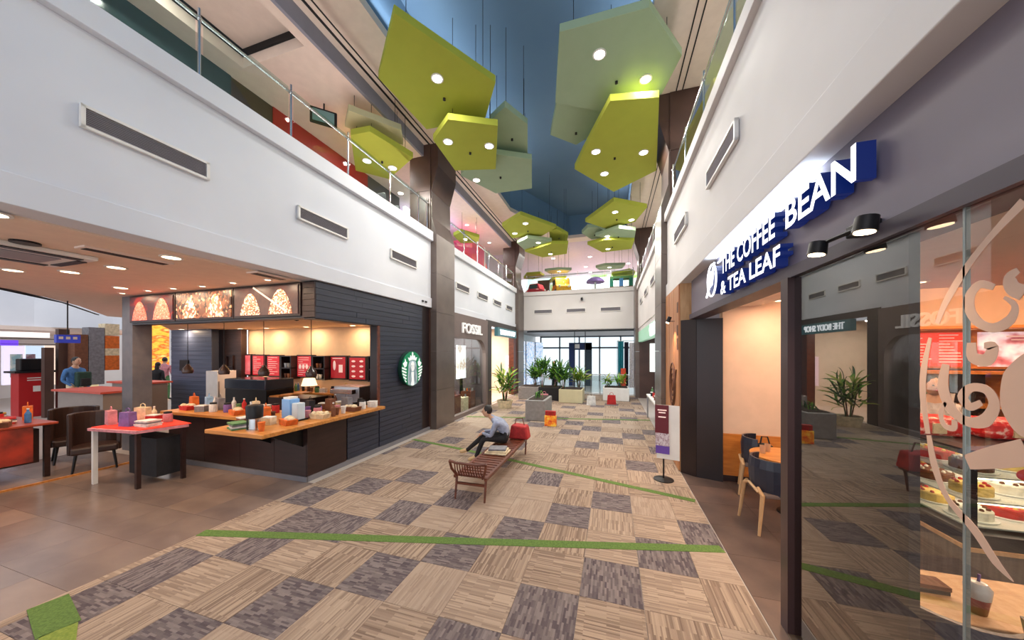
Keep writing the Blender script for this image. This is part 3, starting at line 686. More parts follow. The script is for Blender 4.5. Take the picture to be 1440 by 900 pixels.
# counter
t = thing('service_counter', 'L-shaped dark brown service counter with a honey oak worktop', 'counter', (-6.2, 4.2, 0))
MB().box(-8.0, -4.62, 3.96, 4.55, .085, .9).build('base', ESP, t)
for a, b in ((-8.0, -7.0), (-7.0, -6.1), (-6.1, -5.3), (-5.3, -4.615)): MB().box(a+.004, b-.004, 3.935, 3.958, .09, .89).build('front_panel', ESP, t)
for a, b in ((3.94, 4.72),): MB().box(-4.62, -4.597, a, b, .09, .89).build('side_panel', ESP, t)
MB().box(-5.55, -4.42, 3.12, 5.56, .9, .955).build('worktop', OAK, t, bevel=.006)
MB().box(-8.1, -5.56, 3.86, 4.6, .9, .955).build('worktop', OAK, t, bevel=.006)
for x in (-5.4, -4.7): MB().prism([(3.3, .9), (3.94, .9), (3.94, .55)], x-.02, x+.02, 'x').build('bracket', BLACKM, t)
t = thing('back_counter', 'low dark back counter under the red menu boards', 'counter', (-8, 7.1, 0))
MB().box(-11, -4.9, 6.85, 7.48, 0, .9).build('base', ESP, t); MB().box(-11, -4.88, 6.82, 7.49, .9, .94).build('worktop', OAK, t)

# ------------------------------------------------------------------ small goods
def bottle(r, h, m, cap):
    mb = MB().lathe([(r*.9, 0), (r, .01), (r, h*.62), (r*.4, h*.8), (r*.36, h*.92)], n=12); mb.cur = 1
    mb.lathe([(r*.42, h*.92), (r*.42, h), (r*.3, h)], n=10); return mb.mesh('bottle', [m, cap])
def boxm(a, b, c, m, lid=None):
    mb = MB().box(-a/2, a/2, -b/2, b/2, 0, c*.86); mb.cur = 1; mb.box(-a/2-.004, a/2+.004, -b/2-.004, b/2+.004, c*.86, c); return mb.mesh('box', [m, lid or m])
def basketm(a, b, h, m, fill):
    mb = MB().prism([(-a/2, 0), (a/2, 0), (a/2+.03, h), (-a/2-.03, h)], -b/2, b/2, 'y'); mb.cur = 1
    for i in range(5): mb.ball(((i-2)*a/5.2, random.uniform(-.3, .3)*b, h+.005), (a*.12, b*.3, .035), 8, 6)
    return mb.mesh('basket', [m, fill])
def clothm(a, b, n, ms):
    mb = MB()
    for i in range(n): mb.cur = i % len(ms); mb.obox((0, 0, .012+i*.024), (a*random.uniform(.9, 1), b*random.uniform(.9, 1), .022), random.uniform(-.1, .1))
    return mb.mesh('folded_cloth', ms)
def bagm(a, b, h, m):
    mb = MB().prism([(-a/2, 0), (a/2, 0), (a*.42, h), (-a*.42, h)], -b/2, b/2, 'y')
    mb.tube([(-a*.2, 0, h-.01), (-a*.16, 0, h*1.22), (0, 0, h*1.3), (a*.16, 0, h*1.22), (a*.2, 0, h-.01)], .006, 6); return mb.mesh('bag', m)
def jarm(r, h, m, lid):
    mb = MB().lathe([(r*.95, 0), (r, .01), (r, h*.78), (r*.8, h*.84)], n=12); mb.cur = 1; mb.lathe([(r*.84, h*.84), (r*.84, h), (r*.2, h)], n=12); return mb.mesh('jar', [m, lid])
C = {n: cloth(n, c) for n, c in dict(red=(196, 40, 40), orange=(226, 112, 40), blue=(70, 120, 180), navy=(36, 40, 66), white=(232, 230, 226), pink=(214, 140, 150), purple=(130, 96, 160), green=(96, 140, 90), cream=(232, 212, 176), brown=(120, 74, 50), grey=(132, 130, 136), black=(34, 32, 36), yellow=(226, 190, 70), sky=(150, 186, 222)).items()}
KIND = {
 'bottle': lambda c: bottle(.035, .24, C[c], C['white']), 'box': lambda c: boxm(.16, .12, .12, C[c], C['white']), 'basket': lambda c: basketm(.24, .16, .08, C[c], C['cream']),
 'folded cloth': lambda c: clothm(.26, .2, 4, [C[c], C['white'], C['grey']]), 'bag': lambda c: bagm(.22, .1, .22, C[c]), 'jar': lambda c: jarm(.06, .17, C[c], C['black']), 'cup': lambda c: cup_mesh(.045, .13, C[c])}
CACHE = {}
def more(x0, x1, y0, y1, n, seed, ks=('box', 'bag', 'folded cloth', 'bottle', 'jar', 'basket', 'cup'), cs=tuple(C)):
    g = random.Random(seed); return [(g.uniform(x0, x1), g.uniform(y0, y1), g.choice(ks), g.choice(cs)) for _ in range(n)]
def clutter(where, group, spots, z):
    RAD = {'bottle': .045, 'box': .12, 'basket': .16, 'folded cloth': .17, 'bag': .13, 'jar': .07, 'cup': .055}
    keep = []
    for q in spots:
        if all(math.hypot(q[0]-k[0], q[1]-k[1]) > (RAD[q[2]]+RAD[k[2]])*.95 for k in keep): keep.append(q)
    spots = keep
    cnt = {}
    spots = sorted(spots, key=lambda s_: -(_c*s_[0]+_s*s_[1])/(-_s*s_[0]+_c*s_[1]))
    for x, y, kind, c in spots:
        k = (kind, c)
        if k not in CACHE: CACHE[k] = KIND[kind](c)
        cnt[k] = cnt.get(k, 0)+1
        tot = sum(1 for s in spots if s[2] == kind and s[3] == c)
        lab = '%s %s standing on %s' % (c, kind, where) if tot == 1 else '%s %s on %s, %s %s one from the right' % (c, kind, where, ORD[cnt[k]-1].replace('nearest', 'first'), c)
        item(kind.replace(' ', '_'), CACHE[k], (x, y, z), lab, kind.split()[-1], group, random.uniform(-.5, .5))
clutter('the side worktop by the plank wall', 'goods on the cafe counter', [(-4.6, 5.4, 'box', 'white'), (-4.85, 5.35, 'jar', 'black'), (-4.62, 5.15, 'jar', 'white'), (-4.95, 5.1, 'bag', 'grey'), (-4.65, 4.92, 'basket', 'brown'),
 (-5.1, 4.85, 'bag', 'brown'), (-4.62, 4.68, 'cup', 'white'), (-4.8, 4.72, 'cup', 'pink'), (-4.62, 4.5, 'folded cloth', 'cream'), (-5.0, 4.5, 'jar', 'purple'), (-4.65, 4.22, 'basket', 'cream'), (-5.3, 4.6, 'bag', 'black'), (-4.62, 4.05, 'cup', 'brown'), (-5.25, 4.2, 'bottle', 'sky'), (-5.35, 4.95, 'box', 'brown')] + more(-5.45, -4.55, 3.9, 5.5, 60, 3), .955)
clutter('the oak worktop corner', 'goods on the cafe counter', [(-4.72, 3.72, 'basket', 'orange'), (-4.75, 3.5, 'basket', 'brown'), (-5.0, 3.62, 'box', 'cream'), (-5.35, 3.5, 'box', 'brown'), (-5.3, 3.8, 'bag', 'orange'), (-5.15, 3.3, 'folded cloth', 'green'), (-4.66, 3.28, 'cup', 'orange')], .955)
clutter('the left worktop', 'goods on the cafe counter', [(-5.8, 4.1, 'box', 'orange'), (-6.1, 4.2, 'bag', 'cream'), (-6.35, 4.05, 'basket', 'orange'), (-6.55, 4.3, 'bottle', 'red'), (-6.75, 4.15, 'jar', 'purple'), (-6.9, 4.35, 'bottle', 'white'), (-7.05, 4.1, 'jar', 'white'), (-7.2, 4.3, 'bag', 'grey'),
 (-7.4, 4.1, 'folded cloth', 'blue'), (-7.6, 4.35, 'bag', 'sky'), (-7.75, 4.1, 'basket', 'red'), (-7.95, 4.3, 'bag', 'orange'), (-6.2, 4.42, 'box', 'cream')] + more(-8.0, -5.7, 3.95, 4.5, 60, 5), .955)
clutter('the back counter', 'goods on the back counter', [(-5.4, 7.0, 'jar', 'brown'), (-5.8, 7.05, 'bag', 'green'), (-6.3, 7.0, 'box', 'brown'), (-7.0, 7.1, 'jar', 'red'), (-7.6, 7.0, 'box', 'white'), (-8.6, 7.0, 'bottle', 'green'), (-9.1, 7.05, 'box', 'grey'), (-10.45, 7.0, 'basket', 'orange')] + more(-10.8, -5.1, 6.95, 7.15, 50, 8), .94)
# water jug and grinder
t = thing('water_dispenser', 'tall light blue water dispenser on the oak worktop', 'dispenser', (-4.95, 4.0, .955))
MB().box(-5.1, -4.92, 3.9, 4.08, .965, 1.3).build('blue_tank', mat('blue_tank_plastic', (120, 164, 214), .2, emit=(120, 164, 214), es=.15), t, bevel=.015)
MB().box(-4.91, -4.78, 3.92, 4.06, .965, 1.24).build('clear_tank', mat('pale_tank_plastic', (196, 214, 226), .2), t, bevel=.015)
MB().box(-5.12, -4.76, 3.88, 4.1, .955, .98).build('base', BLACKM, t); MB().box(-5.08, -4.94, 3.92, 4.06, 1.3, 1.33).build('lid', WHT, t)
t = thing('coffee_brewer', 'black and steel coffee brewer at the near corner of the worktop', 'coffee maker', (-4.85, 3.32, .955))
MB().lathe([(.1, 0), (.1, .015), (.075, .02), (.07, .16), (.085, .17)], (-4.85, 3.32, .955), 16).build('steel_jug', STEEL, t, smooth=True)
MB().lathe([(.1, 0), (.105, .16), (.09, .18), (.02, .19)], (-4.85, 3.32, 1.13), 16).build('black_hopper', BLACKM, t, smooth=True)
MB().obox((-4.96, 3.32, 1.08), (.03, .05, .24)).build('handle', BLACKM, t)
t = thing('price_card', 'cream folded price card beside the black brewer', 'card', (-5.12, 3.47, .955))
MB().prism([(3.44, .955), (3.5, .955), (3.472, 1.12), (3.468, 1.12)], -5.2, -5.06, 'x').build('card', C['cream'], t); MB().box(-5.21, -5.05, 3.43, 3.51, .955, .96).build('base', C['white'], t)
t = thing('espresso_machine', 'steel espresso machine behind the side worktop', 'coffee machine', (-5.6, 5.9, .9))
MB().box(-6.0, -5.2, 5.7, 6.2, 0, .9).build('cabinet', ESP, t)
MB().box(-5.95, -5.25, 5.75, 6.15, .93, 1.3).build('body', ALU, t, bevel=.02); MB().box(-5.9, -5.3, 5.6, 5.75, 1.15, 1.25).build('group_head', STEEL, t, bevel=.01); MB().box(-5.9, -5.3, 5.58, 5.75, .93, .97).build('drip_tray', BLACKM, t)
for i, (x, c_) in enumerate([(-8.1, 'white'), (-9.9, 'cream')]):
    t = thing('table_lamp', c_ + '-shaded table lamp on the back counter ' + ('right of' if i == 0 else 'left of') + ' the red menu boards', 'lamp', (x, 7.0, .94))
    MB().lathe([(.07, 0), (.07, .02), (.015, .03), (.015, .2)], (x, 7.0, .94), 12).build('base', BLACKM, t)
    MB().lathe([(.2, 0), (.14, .2), (.13, .2), (.19, .005)], (x, 7.0, 1.12), 18).build('lamp_shade', mat('lit_shade_' + c_, (250, 236, 206), .6, emit=(255, 226, 180), es=1.6 if i == 0 else .5), t)
t = thing('pastry_case', 'black pastry case with trays behind the left worktop', 'display case', (-8.6, 5.9, 0))
MB().box(-9.2, -7.8, 5.6, 6.3, 0, 1.15).build('cabinet', BLACKM, t, bevel=.01); MB().box(-9.2, -7.8, 5.58, 6.3, 1.15, 1.4).build('hood', mat('dark_blue_glass', (44, 50, 64), .15), t, bevel=.02)
for k in range(3): MB().box(-7.7+k*.36, -7.4+k*.36, 5.6, 5.85, 1.0+.05*k, 1.03+.05*k).build('tray', OAK, t)
MB().box(-7.75, -6.6, 5.6, 6.2, 0, 1.0).build('side_cabinet', ESP, t)
t = thing('white_fridge', 'white upright unit against the brown plank wall', 'fridge', (-11.2, 6.8, 0))
MB().box(-11.5, -11.0, 6.5, 7.0, 0, 1.5).build('body', WHT, t, bevel=.01); MB().box(-11.02, -10.99, 6.52, 6.55, .6, 1.2).build('handle', ALU, t)

# ------------------------------------------------------------------ round green emblem sign
t = thing('emblem_sign', 'round green illuminated sign with a crowned long-haired mermaid in white', 'sign', (-4.6, 6.62, 1.25))
GREEN = mat('emblem_green', (0, 128, 84), .35, emit=(0, 120, 76), es=.25); EMW = mat('emblem_white', (246, 250, 250), .4, emit=(240, 248, 250), es=.4); EML = mat('emblem_hair_line', (120, 150, 160), .4)
cy, cz, R = 6.62, 1.665, .41
MB().cyl((-4.6, cy, cz), (-4.51, cy, cz), R, n=48).build('drum', mat('drum_dark_green', (16, 60, 50), .4), t)
MB().cyl((-4.51, cy, cz), (-4.5, cy, cz), R-.005, n=48).build('green_disc', GREEN, t)
def em(poly, m, d=0, nm='relief'):   # poly in unit disc coordinates
    MB().prism([(cy+a*R, cz+b*R) for a, b in poly], -4.5, -4.494+d, 'x').build(nm, m, t)
def ell(x, y, a, b, n=20, a0=0, a1=2*PI): return [(x+a*math.cos(a0+(a1-a0)*i/n), y+b*math.sin(a0+(a1-a0)*i/n)) for i in range(n)]
em([(-.42,-.88),(-.46,-.5),(-.4,-.05),(-.38,.25),(-.28,.43),(0,.5),(.28,.43),(.38,.25),(.4,-.05),(.46,-.5),(.42,-.88),(0,-.985)], mat('emblem_hair', (176, 196, 206), .4, emit=(176, 196, 206), es=.2), 0, 'hair')
em([(-.12,-.2),(.12,-.2),(.1,-.6),(.14,-.95),(-.14,-.95),(-.1,-.6)], EMW, .002, 'chest')
em(ell(0, .14, .18, .27), mat('emblem_face', (250, 252, 252), .4, emit=(250, 250, 250), es=.4), .003, 'face')
em([(-.33,.46),(-.44,.66),(-.26,.6),(-.2,.78),(-.1,.66),(0,.97),(.1,.66),(.2,.78),(.26,.6),(.44,.66),(.33,.46),(0,.54)], EMW, .002, 'crown')
em(ell(0, .86, .07, .1, 5, PI/2, PI/2+2*PI), EMW, .003, 'crown_star')
for sx in (-1, 1):
    em([(sx*.9,.32),(sx*.72,.42),(sx*.7,.6),(sx*.6,.4),(sx*.52,.4),(sx*.58,.16),(sx*.74,.1)], EMW, .001, 'tail_tip')
    for k in range(5):
        y = .02-k*.17; r_ = math.sqrt(max(.0, .98-y*y))
        em([(sx*(r_-.01), y+.03), (sx*.62, y-.08), (sx*.56, y-.02), (sx*.66, y+.02), (sx*(r_-.01), y+.12)], EMW, .001, 'tail_stripe')
    for k in range(3):
        x = sx*(.16+.08*k)
        MB().tube([(-4.49, cy+(x+.03*math.sin(j*1.2))*R, cz+(.25-.09*k-j*.14)*R) for j in range(8)], .004, 5).build('hair_wave', EML, t)
    em(ell(sx*.08, .17, .05, .018, 8), EML, .005, 'eye')
em([(-.05,-.02),(.05,-.02),(0,-.05)], EML, .005, 'mouth'); em([(-.012,.14),(.012,.14),(.02,.04),(-.02,.04)], EML, .004, 'nose')
# tiny wall sockets at the end of the bulkhead
t = thing('socket_plate', 'two tiny dark boxes near the corner of the left bulkhead by the column', 'socket', (-4.56, 7.2, 3.33))
for k in range(2): MB().box(-4.57, -4.55, 7.12+.14*k, 7.2+.14*k, 3.33, 3.37).build('box', BLACKM, t)

# ================================================================== left market stalls and far concourse
t = thing('market_stall', 'long stall table draped in orange red cloth at the far left', 'stall', (-9.6, 2.6, 0))
MB().box(-11.6, -8.85, 1.2, 2.95, .86, .9).build('tabletop', mat('red_brown_top', (150, 58, 34), .4), t, bevel=.01)
MB().box(-8.9, -8.86, 1.3, 2.7, .3, .86).build('cloth_front', REDC, t)
for x, y in ((-8.93, 1.3), (-8.93, 2.85), (-11.5, 1.3), (-11.5, 2.85)): MB().box(x-.03, x+.03, y-.03, y+.03, 0, .86).build('leg', ESP, t)
MB().box(-11.3, -9.0, 1.35, 2.8, .25, .8).build('lower_shelf', ESP, t)
t = thing('red_table', 'low table with a bright red cloth and white edge beside the counter', 'table', (-7.4, 3.25, 0))
pl = [(-7.75, 2.85), (-6.75, 2.95), (-6.6, 3.5), (-7.9, 3.7)]
MB().prism(pl, .84, .88).build('tabletop', C['pink'], t); MB().prism([(x*.985-.11, y+.04) for x, y in pl], .88, .892).build('red_cloth', mat('bright_red_cloth', (226, 52, 30), .6), t)
for x, y in pl: MB().box((x+7.3)*.9-7.32, (x+7.3)*.9-7.27, (y-3.2)*.85+3.18, (y-3.2)*.85+3.23, 0, .84).build('leg', WHT if x < -7.7 else ESP, t)
MB().box(-7.5, -6.8, 3.2, 3.5, .1, .7).build('crate', C['black'], t)
def tub_chair(x, y, rz, label):
    t = thing('tub_chair', label, 'chair', (x, y, 0), rz, 'dark chairs between the stalls')
    MB().box(-.26, .26, -.25, .25, .32, .44).build('seat', mat('dark_brown_leather', (52, 34, 30), .4), t, world=False, bevel=.03)
    MB().prism([(.30*math.cos(a), .28*math.sin(a)) for a in [PI*k/12 for k in range(-1, 14)]] + [(.24*math.cos(a), .22*math.sin(a)) for a in [PI*k/12 for k in range(13, -2, -1)]], .3, 1.0).build('backrest', MATS['dark_brown_leather'], t, world=False, bevel=.015)
    for sx in (-1, 1):
        for sy in (-1, 1): MB().cyl((sx*.2, sy*.2, .33), (sx*.24, sy*.23, 0), .02, .014, 8).build('leg', BLACKM, t, world=False)
tub_chair(-8.72, 3.3, 1.2, 'dark brown tub chair nearest the red cloth table')
tub_chair(-9.8, 3.45, 1.3, 'dark brown tub chair farther left by the orange stall')
clutter('the orange red stall at far left', 'goods on the stalls', [(-8.95, 1.7, 'jar', 'white'), (-8.95, 1.9, 'box', 'white'), (-9.1, 2.1, 'bottle', 'white'), (-9.3, 2.3, 'bag', 'navy'), (-9.4, 2.6, 'folded cloth', 'red'), (-9.2, 2.8, 'folded cloth', 'white'), (-9.7, 2.9, 'bag', 'orange'),
 (-10.0, 2.4, 'bag', 'red'), (-10.3, 2.7, 'folded cloth', 'yellow'), (-10.6, 2.8, 'bag', 'blue'), (-10.9, 2.7, 'box', 'sky'), (-9.0, 2.45, 'basket', 'brown'), (-10.0, 2.8, 'folded cloth', 'pink')] + more(-11.4, -9.0, 1.4, 2.8, 60, 9), .9)
clutter('the bright red cloth', 'goods on the stalls', [(-7.0, 3.2, 'folded cloth', 'white'), (-7.3, 3.1, 'bag', 'purple'), (-7.5, 3.3, 'folded cloth', 'pink'), (-7.15, 3.45, 'folded cloth', 'grey'), (-7.7, 3.45, 'bag', 'cream'), (-7.75, 3.1, 'bag', 'pink'), (-6.9, 3.42, 'basket', 'green')] + more(-7.7, -6.8, 3.0, 3.5, 40, 12), .892)
t = thing('low_bench', 'dark metal low bench at the left edge of the stone floor', 'bench', (-7.6, 1.75, 0))
MB().box(-8.2, -7.2, 1.5, 1.95, .38, .42).build('seat', WALN, t)
for x in (-8.15, -7.25):
    for y in (1.55, 1.9): MB().box(x-.02, x+.02, y-.02, y+.02, 0, .38).build('leg', BLACKM, t)
MB().box(-8.15, -7.25, 1.88, 1.92, .15, .18).build('rail', BLACKM, t)
# second stall row behind
t = thing('counter_row', 'coral topped display counter in front of the far shops', 'counter', (-13.5, 5.2, 0))
for k, (x0, x1, y0, y1, z) in enumerate([(-14.5, -12.2, 4.7, 5.6, 1.0), (-15.0, -13.2, 5.9, 6.6, 1.1)]):
    MB().box(x0, x1, y0, y1, z, z+.05).build('worktop', mat('coral_top', (206, 84, 66), .5), t); MB().box(x0+.1, x1-.1, y0+.08, y1-.08, 0, z).build('base', mat('counter_grey', (150, 138, 132), .5), t)
t = thing('red_podium', 'red information podium with white print and a black screen on top', 'podium', (-17.8, 5.35, 0))
MB().box(-18.1, -17.6, 5.1, 5.75, 0, 1.4).build('body', RED, t); MB().box(-18.2, -17.5, 5.0, 5.85, 1.4, 1.46).build('top', BLACKM, t); MB().box(-18.0, -17.7, 5.15, 5.6, 1.46, 1.85).build('screen', BLACKM, t, bevel=.03)
for z in (1.15, 1.22): MB().box(-17.6, -17.59, 5.25, 5.6, z, z+.03).build('print', WHT, t)
MB().box(-17.6, -17.59, 5.36, 5.5, .8, .98).build('emblem', WHT, t)
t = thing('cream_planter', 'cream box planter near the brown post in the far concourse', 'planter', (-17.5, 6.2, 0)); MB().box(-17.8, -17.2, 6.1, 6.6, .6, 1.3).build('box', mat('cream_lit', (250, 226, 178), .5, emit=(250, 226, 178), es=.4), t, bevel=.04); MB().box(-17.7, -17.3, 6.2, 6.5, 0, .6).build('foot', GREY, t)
tag(MB().box(-13.1, -13.0, 2.2, 3.1, 0, 1.95).build('blue_hoarding', mat('dark_blue_board', (62, 64, 84), .6)), 'dark blue board at the left edge of the frame behind the stall', 'board')
for i, (px, w_) in enumerate([(67, .18), (88, .22)]):
    p = at(px, 500, X=-17.0); tag(MB().box(p.x-.1, p.x+.1, p.y-w_/2, p.y+w_/2, 0, 2.8 if i else 2.2).build('post', COLB), ['short brown post left of the blue hanging sign', 'tall dark brown post under the blue hanging sign'][i], 'post')
t = thing('hanging_sign', 'blue lit directory sign hanging in the far concourse', 'sign', (-11.8, 4.05, 2.3)); p = at(95, 476, X=-11.8)
MB().box(p.x-.05, p.x+.05, p.y-.17, p.y+.17, p.z-.1, p.z+.08).build('sign_box', mat('blue_sign', (40, 56, 150), .4, emit=(40, 56, 160), es=.6), t)
MB().cyl((p.x, p.y, p.z+.1), (p.x, p.y, 3.222), .012, n=6).build('rod', BLACKM, t)
for k in range(3): MB().box(p.x+.05, p.x+.06, p.y-.14+k*.1, p.y-.08+k*.1, p.z-.02, p.z+.04).build('symbol', WHT, t)
struct('ceiling_far_left', MB().box(-26, -20.4, -3, 9.2, 2.86, 3.0), PINK)
struct('wall_far_left', MB().box(-26, -25.8, -3, 14, 0, 4.4), WHITE_R)
def shopf(name, pts, X, m, label, cat='shop front', d=.1):
    a, b = at(pts[0], pts[1], X=X), at(pts[2], pts[3], X=X)
    return tag(MB().box(X-d, X, min(a.y, b.y), max(a.y, b.y), max(0, min(a.z, b.z)), max(a.z, b.z)).build(name, m), label, cat)
t = thing('far_shop', 'bright white shop front with a dark beam and purple sign at the far left', 'shop', (-23, 7, 0))
for (x0, y0, x1, y1, m, nm) in [(0, 462, 70, 475, mat('lit_white_ceiling_band', (250, 250, 250), .5, emit=(250, 246, 240), es=1.1), 'lit_band'), (0, 475, 88, 478, ESP2, 'beam'), (0, 483, 86, 485, ESP2, 'beam'), (0, 478, 25, 486, mat('purple_sign', (110, 70, 220), .4, emit=(110, 70, 220), es=1), 'sign'),
     (5, 486, 35, 540, mat('lit_lilac', (236, 226, 250), .5, emit=(226, 222, 250), es=.8), 'window'), (36, 486, 62, 540, mat('lit_sky', (196, 222, 246), .5, emit=(196, 222, 246), es=.8), 'window'), (63, 486, 90, 540, mat('lit_cream', (250, 232, 214), .5, emit=(250, 232, 214), es=.7), 'window')]:
    a, b = at(x0, y0, X=-22.6), at(x1, y1, X=-22.6); MB().box(-22.8, -22.6 + (.05 if 'beam' in nm or nm == 'sign' else 0), min(a.y, b.y), max(a.y, b.y), min(a.z, b.z), max(a.z, b.z)).build(nm, m, t)
for i, (a, b, lab) in enumerate([(15, 32, 'pale poster stand left of the red podium'), (37, 50, 'grey poster stand behind the red podium')]):
    p, q = at(a, 498, X=-19), at(b, 522, X=-19); t = thing('poster_stand', lab, 'poster stand', (-19, (p.y+q.y)/2, 0))
    MB().box(-19.05, -19, min(p.y, q.y), max(p.y, q.y), min(p.z, q.z)-.2, max(p.z, q.z)).build('poster', picture('poster_%d' % i, [(200, 210, 210), (120, 150, 160), (230, 214, 200)] if i == 0 else [(60, 60, 70), (110, 80, 90), (200, 196, 200)], (3, 3, 3), .2), t); MB().box(-19.04, -19.01, (p.y+q.y)/2-.03, (p.y+q.y)/2+.03, 0, 1.2).build('foot', BLACKM, t)
ORS = picture('orange_shop_light', [(250, 150, 30), (255, 190, 70), (220, 96, 30), (255, 214, 120)], (2, 2, 5), .9)
shopf('orange_shop', (184, 455, 238, 600), -20.2, ORS, 'glowing orange yellow shop front between the slate pillar and slate wall')
for k, (px, m) in enumerate([(196, C['navy']), (207, C['black'])]):
    p = at(px, 500, X=-15.5); tag(MB().box(-15.6, -15.5, p.y-.12, p.y+.12, 0, 2.2).build('display_rack', m), ['dark blue', 'black'][k] + ' tall display rack in front of the orange shop', 'rack')
t = thing('stacked_shop', 'orange and grey shelving shop left of the slate pillar', 'shop', (-17, 6.8, 0))
for k, (x0, y0, x1, y1, m) in enumerate([(148, 455, 168, 472, C['cream']), (148, 472, 168, 490, C['orange']), (148, 490, 168, 500, C['cream']), (148, 500, 168, 520, C['orange']), (125, 460, 147, 540, C['grey']), (105, 470, 124, 545, C['brown'])]):
    a, b = at(x0, y0, X=-16.5), at(x1, y1, X=-16.5); MB().box(-16.9, -16.5, min(a.y, b.y), max(a.y, b.y), min(a.z, b.z), max(a.z, b.z)).build('shelf_block', m, t)

# ================================================================== people
def person(label, loc, rz, pose='stand', shirt=None, legs=None, hair=HAIR, shoe=None, H_=1.7, long_hair=False, dress=False):
    t = thing('person', label, 'person', loc, rz)
    k = H_/1.7
    if pose == 'stand':
        J = dict(pel=(0,0,.92), sp=(0,.0,1.12), ch=(0,.0,1.33), nk=(0,.01,1.47), hd=(0,.03,1.56), lh=(-.09,0,.88), lk=(-.1,.03,.48), la=(-.1,-.02,.09), lt=(-.11,.15,.03), rh=(.09,0,.88), rk=(.11,.05,.48), ra=(.12,.02,.09), rt=(.13,.2,.03),
            ls=(-.19,0,1.38), le=(-.25,-.02,1.1), lw=(-.24,.1,.87), rs=(.19,0,1.38), re=(.25,-.02,1.1), rw=(.2,.16,.95))
        fd = (0, .3, -1)
    else:   # seated, leaning forward with forearms on thighs, one leg stretched out; faces +Y
        J = dict(pel=(0,0,.5), sp=(0,.06,.64), ch=(0,.2,.78), nk=(0,.33,.86), hd=(0,.41,.9), lh=(-.1,.06,.47), lk=(-.13,.47,.47), la=(-.13,.62,.1), lt=(-.13,.78,.04), rh=(.1,.06,.47), rk=(.12,.5,.48), ra=(.14,.88,.14), rt=(.16,1.04,.1),
            ls=(-.19,.22,.78), le=(-.23,.3,.54), lw=(-.08,.5,.56), rs=(.19,.22,.78), re=(.23,.3,.54), rw=(.06,.5,.56))
        fd = (0, .7, -.5)
    R_ = dict(pel=.145, sp=.125, ch=.15, nk=.055, hd=.06, lh=.095, lk=.06, la=.042, lt=.04, rh=.095, rk=.06, ra=.042, rt=.04, ls=.062, le=.044, lw=.028, rs=.062, re=.044, rw=.028)
    E_ = [('pel','sp'),('sp','ch'),('ch','nk'),('nk','hd'),('pel','lh'),('lh','lk'),('lk','la'),('la','lt'),('pel','rh'),('rh','rk'),('rk','ra'),('ra','rt'),('ch','ls'),('ls','le'),('le','lw'),('ch','rs'),('rs','re'),('re','rw')]
    names = list(J); vs = [Vector(J[n])*k for n in names]; rr = [R_[n]*k for n in names]; es = [(names.index(a), names.index(b)) for a, b in E_]
    fdv = Vector(fd).normalized()
    for sd, w_ in ((-1, 'lw'), (1, 'rw')):
        wv = Vector(J[w_])*k; side = Vector((1, 0, 0)); i0 = len(vs)
        vs.append(wv + fdv*.07*k); rr.append(.026*k); es.append((names.index(w_), i0))
        for f in range(4):
            b = wv + fdv*.09*k + side*(f-1.5)*.02*k; ln = (.05, .06, .055, .04)[f]*k
            i = len(vs); vs += [b, b + fdv*ln*.55, b + fdv*ln + Vector((0, .012, -.012))]; rr += [.0095*k, .0085*k, .007*k]; es += [(i0, i), (i, i+1), (i+1, i+2)]
        i = len(vs); vs += [wv + fdv*.04*k - side*sd*.03*k, wv + fdv*.075*k - side*sd*.045*k]; rr += [.01*k, .0085*k]; es += [(i0, i), (i, i+1)]
    me = bpy.data.meshes.new('b'); me.from_pydata(vs, es, []); o = bpy.data.objects.new('b', me); COL.objects.link(o)
    sk = o.modifiers.new('s', 'SKIN'); ss = o.modifiers.new('u', 'SUBSURF'); ss.levels = 1; ss.render_levels = 1; sk.use_smooth_shade = True
    for i, r in enumerate(rr): me.skin_vertices[0].data[i].radius = (r, r)
    me.skin_vertices[0].data[0].use_root = True
    m2 = bpy.data.meshes.new_from_object(o.evaluated_get(bpy.context.evaluated_depsgraph_get())); bpy.data.objects.remove(o)
    m2.name = 'body'; m2.materials.clear()
    for m in (SKIN, shirt, legs, shoe or BLACKM): m2.materials.append(m)
    segs = [(a, b) for a, b in es]
    cls = {}
    for a, b in E_: cls[(names.index(a), names.index(b))] = 0 if b in ('hd',) else 1 if b in ('sp','ch','ls','rs','le','re','nk') else 0 if b in ('lw','rw') else 3 if b in ('lt','rt') else 2
    cls[(names.index('pel'), names.index('sp'))] = 1
    if shirt is not None:
        cls[(names.index('le'), names.index('lw'))] = 1; cls[(names.index('re'), names.index('rw'))] = 1
    for p in m2.polygons:
        c = p.center; bd = 9; bc = 0
        for s_ in segs:
            a, b = vs[s_[0]], vs[s_[1]]; d = b-a; tt = max(0, min(1, (c-a).dot(d)/max(d.length_squared, 1e-9))); q = (c-(a+d*tt)).length - (rr[s_[0]]*(1-tt)+rr[s_[1]]*tt)*.6
            if q < bd: bd = q; bc = cls.get(s_, 0)
        p.material_index = bc; p.use_smooth = True
    body = link('body', m2, t)
    hd = Vector(J['hd'])*k; hc = hd + Vector((0, .02, .07))*k
    h = MB().ball(hc, (.075*k, .092*k, .115*k), 16, 12).ball(hc+Vector((0, .095, -.01))*k, (.012*k, .018*k, .022*k), 6, 5)
    for sx in (-1, 1): h.ball(hc+Vector((sx*.076, 0, -.01))*k, (.01*k, .02*k, .03*k), 6, 5)
    h.cur = 1
    for sx in (-1, 1): h.ball(hc+Vector((sx*.03, .083, .012))*k, (.012*k, .008*k, .007*k), 6, 5)
    h.cur = 2; h.ball(hc+Vector((0, .083, -.05))*k, (.024*k, .008*k, .006*k), 6, 4)
    h.build('head', [SKIN, BLACKM, C['red']], t, smooth=True, world=False)
    hr = MB().ball(hc+Vector((0, -.018, .028))*k, (.084*k, .09*k, .105*k), 14, 10)
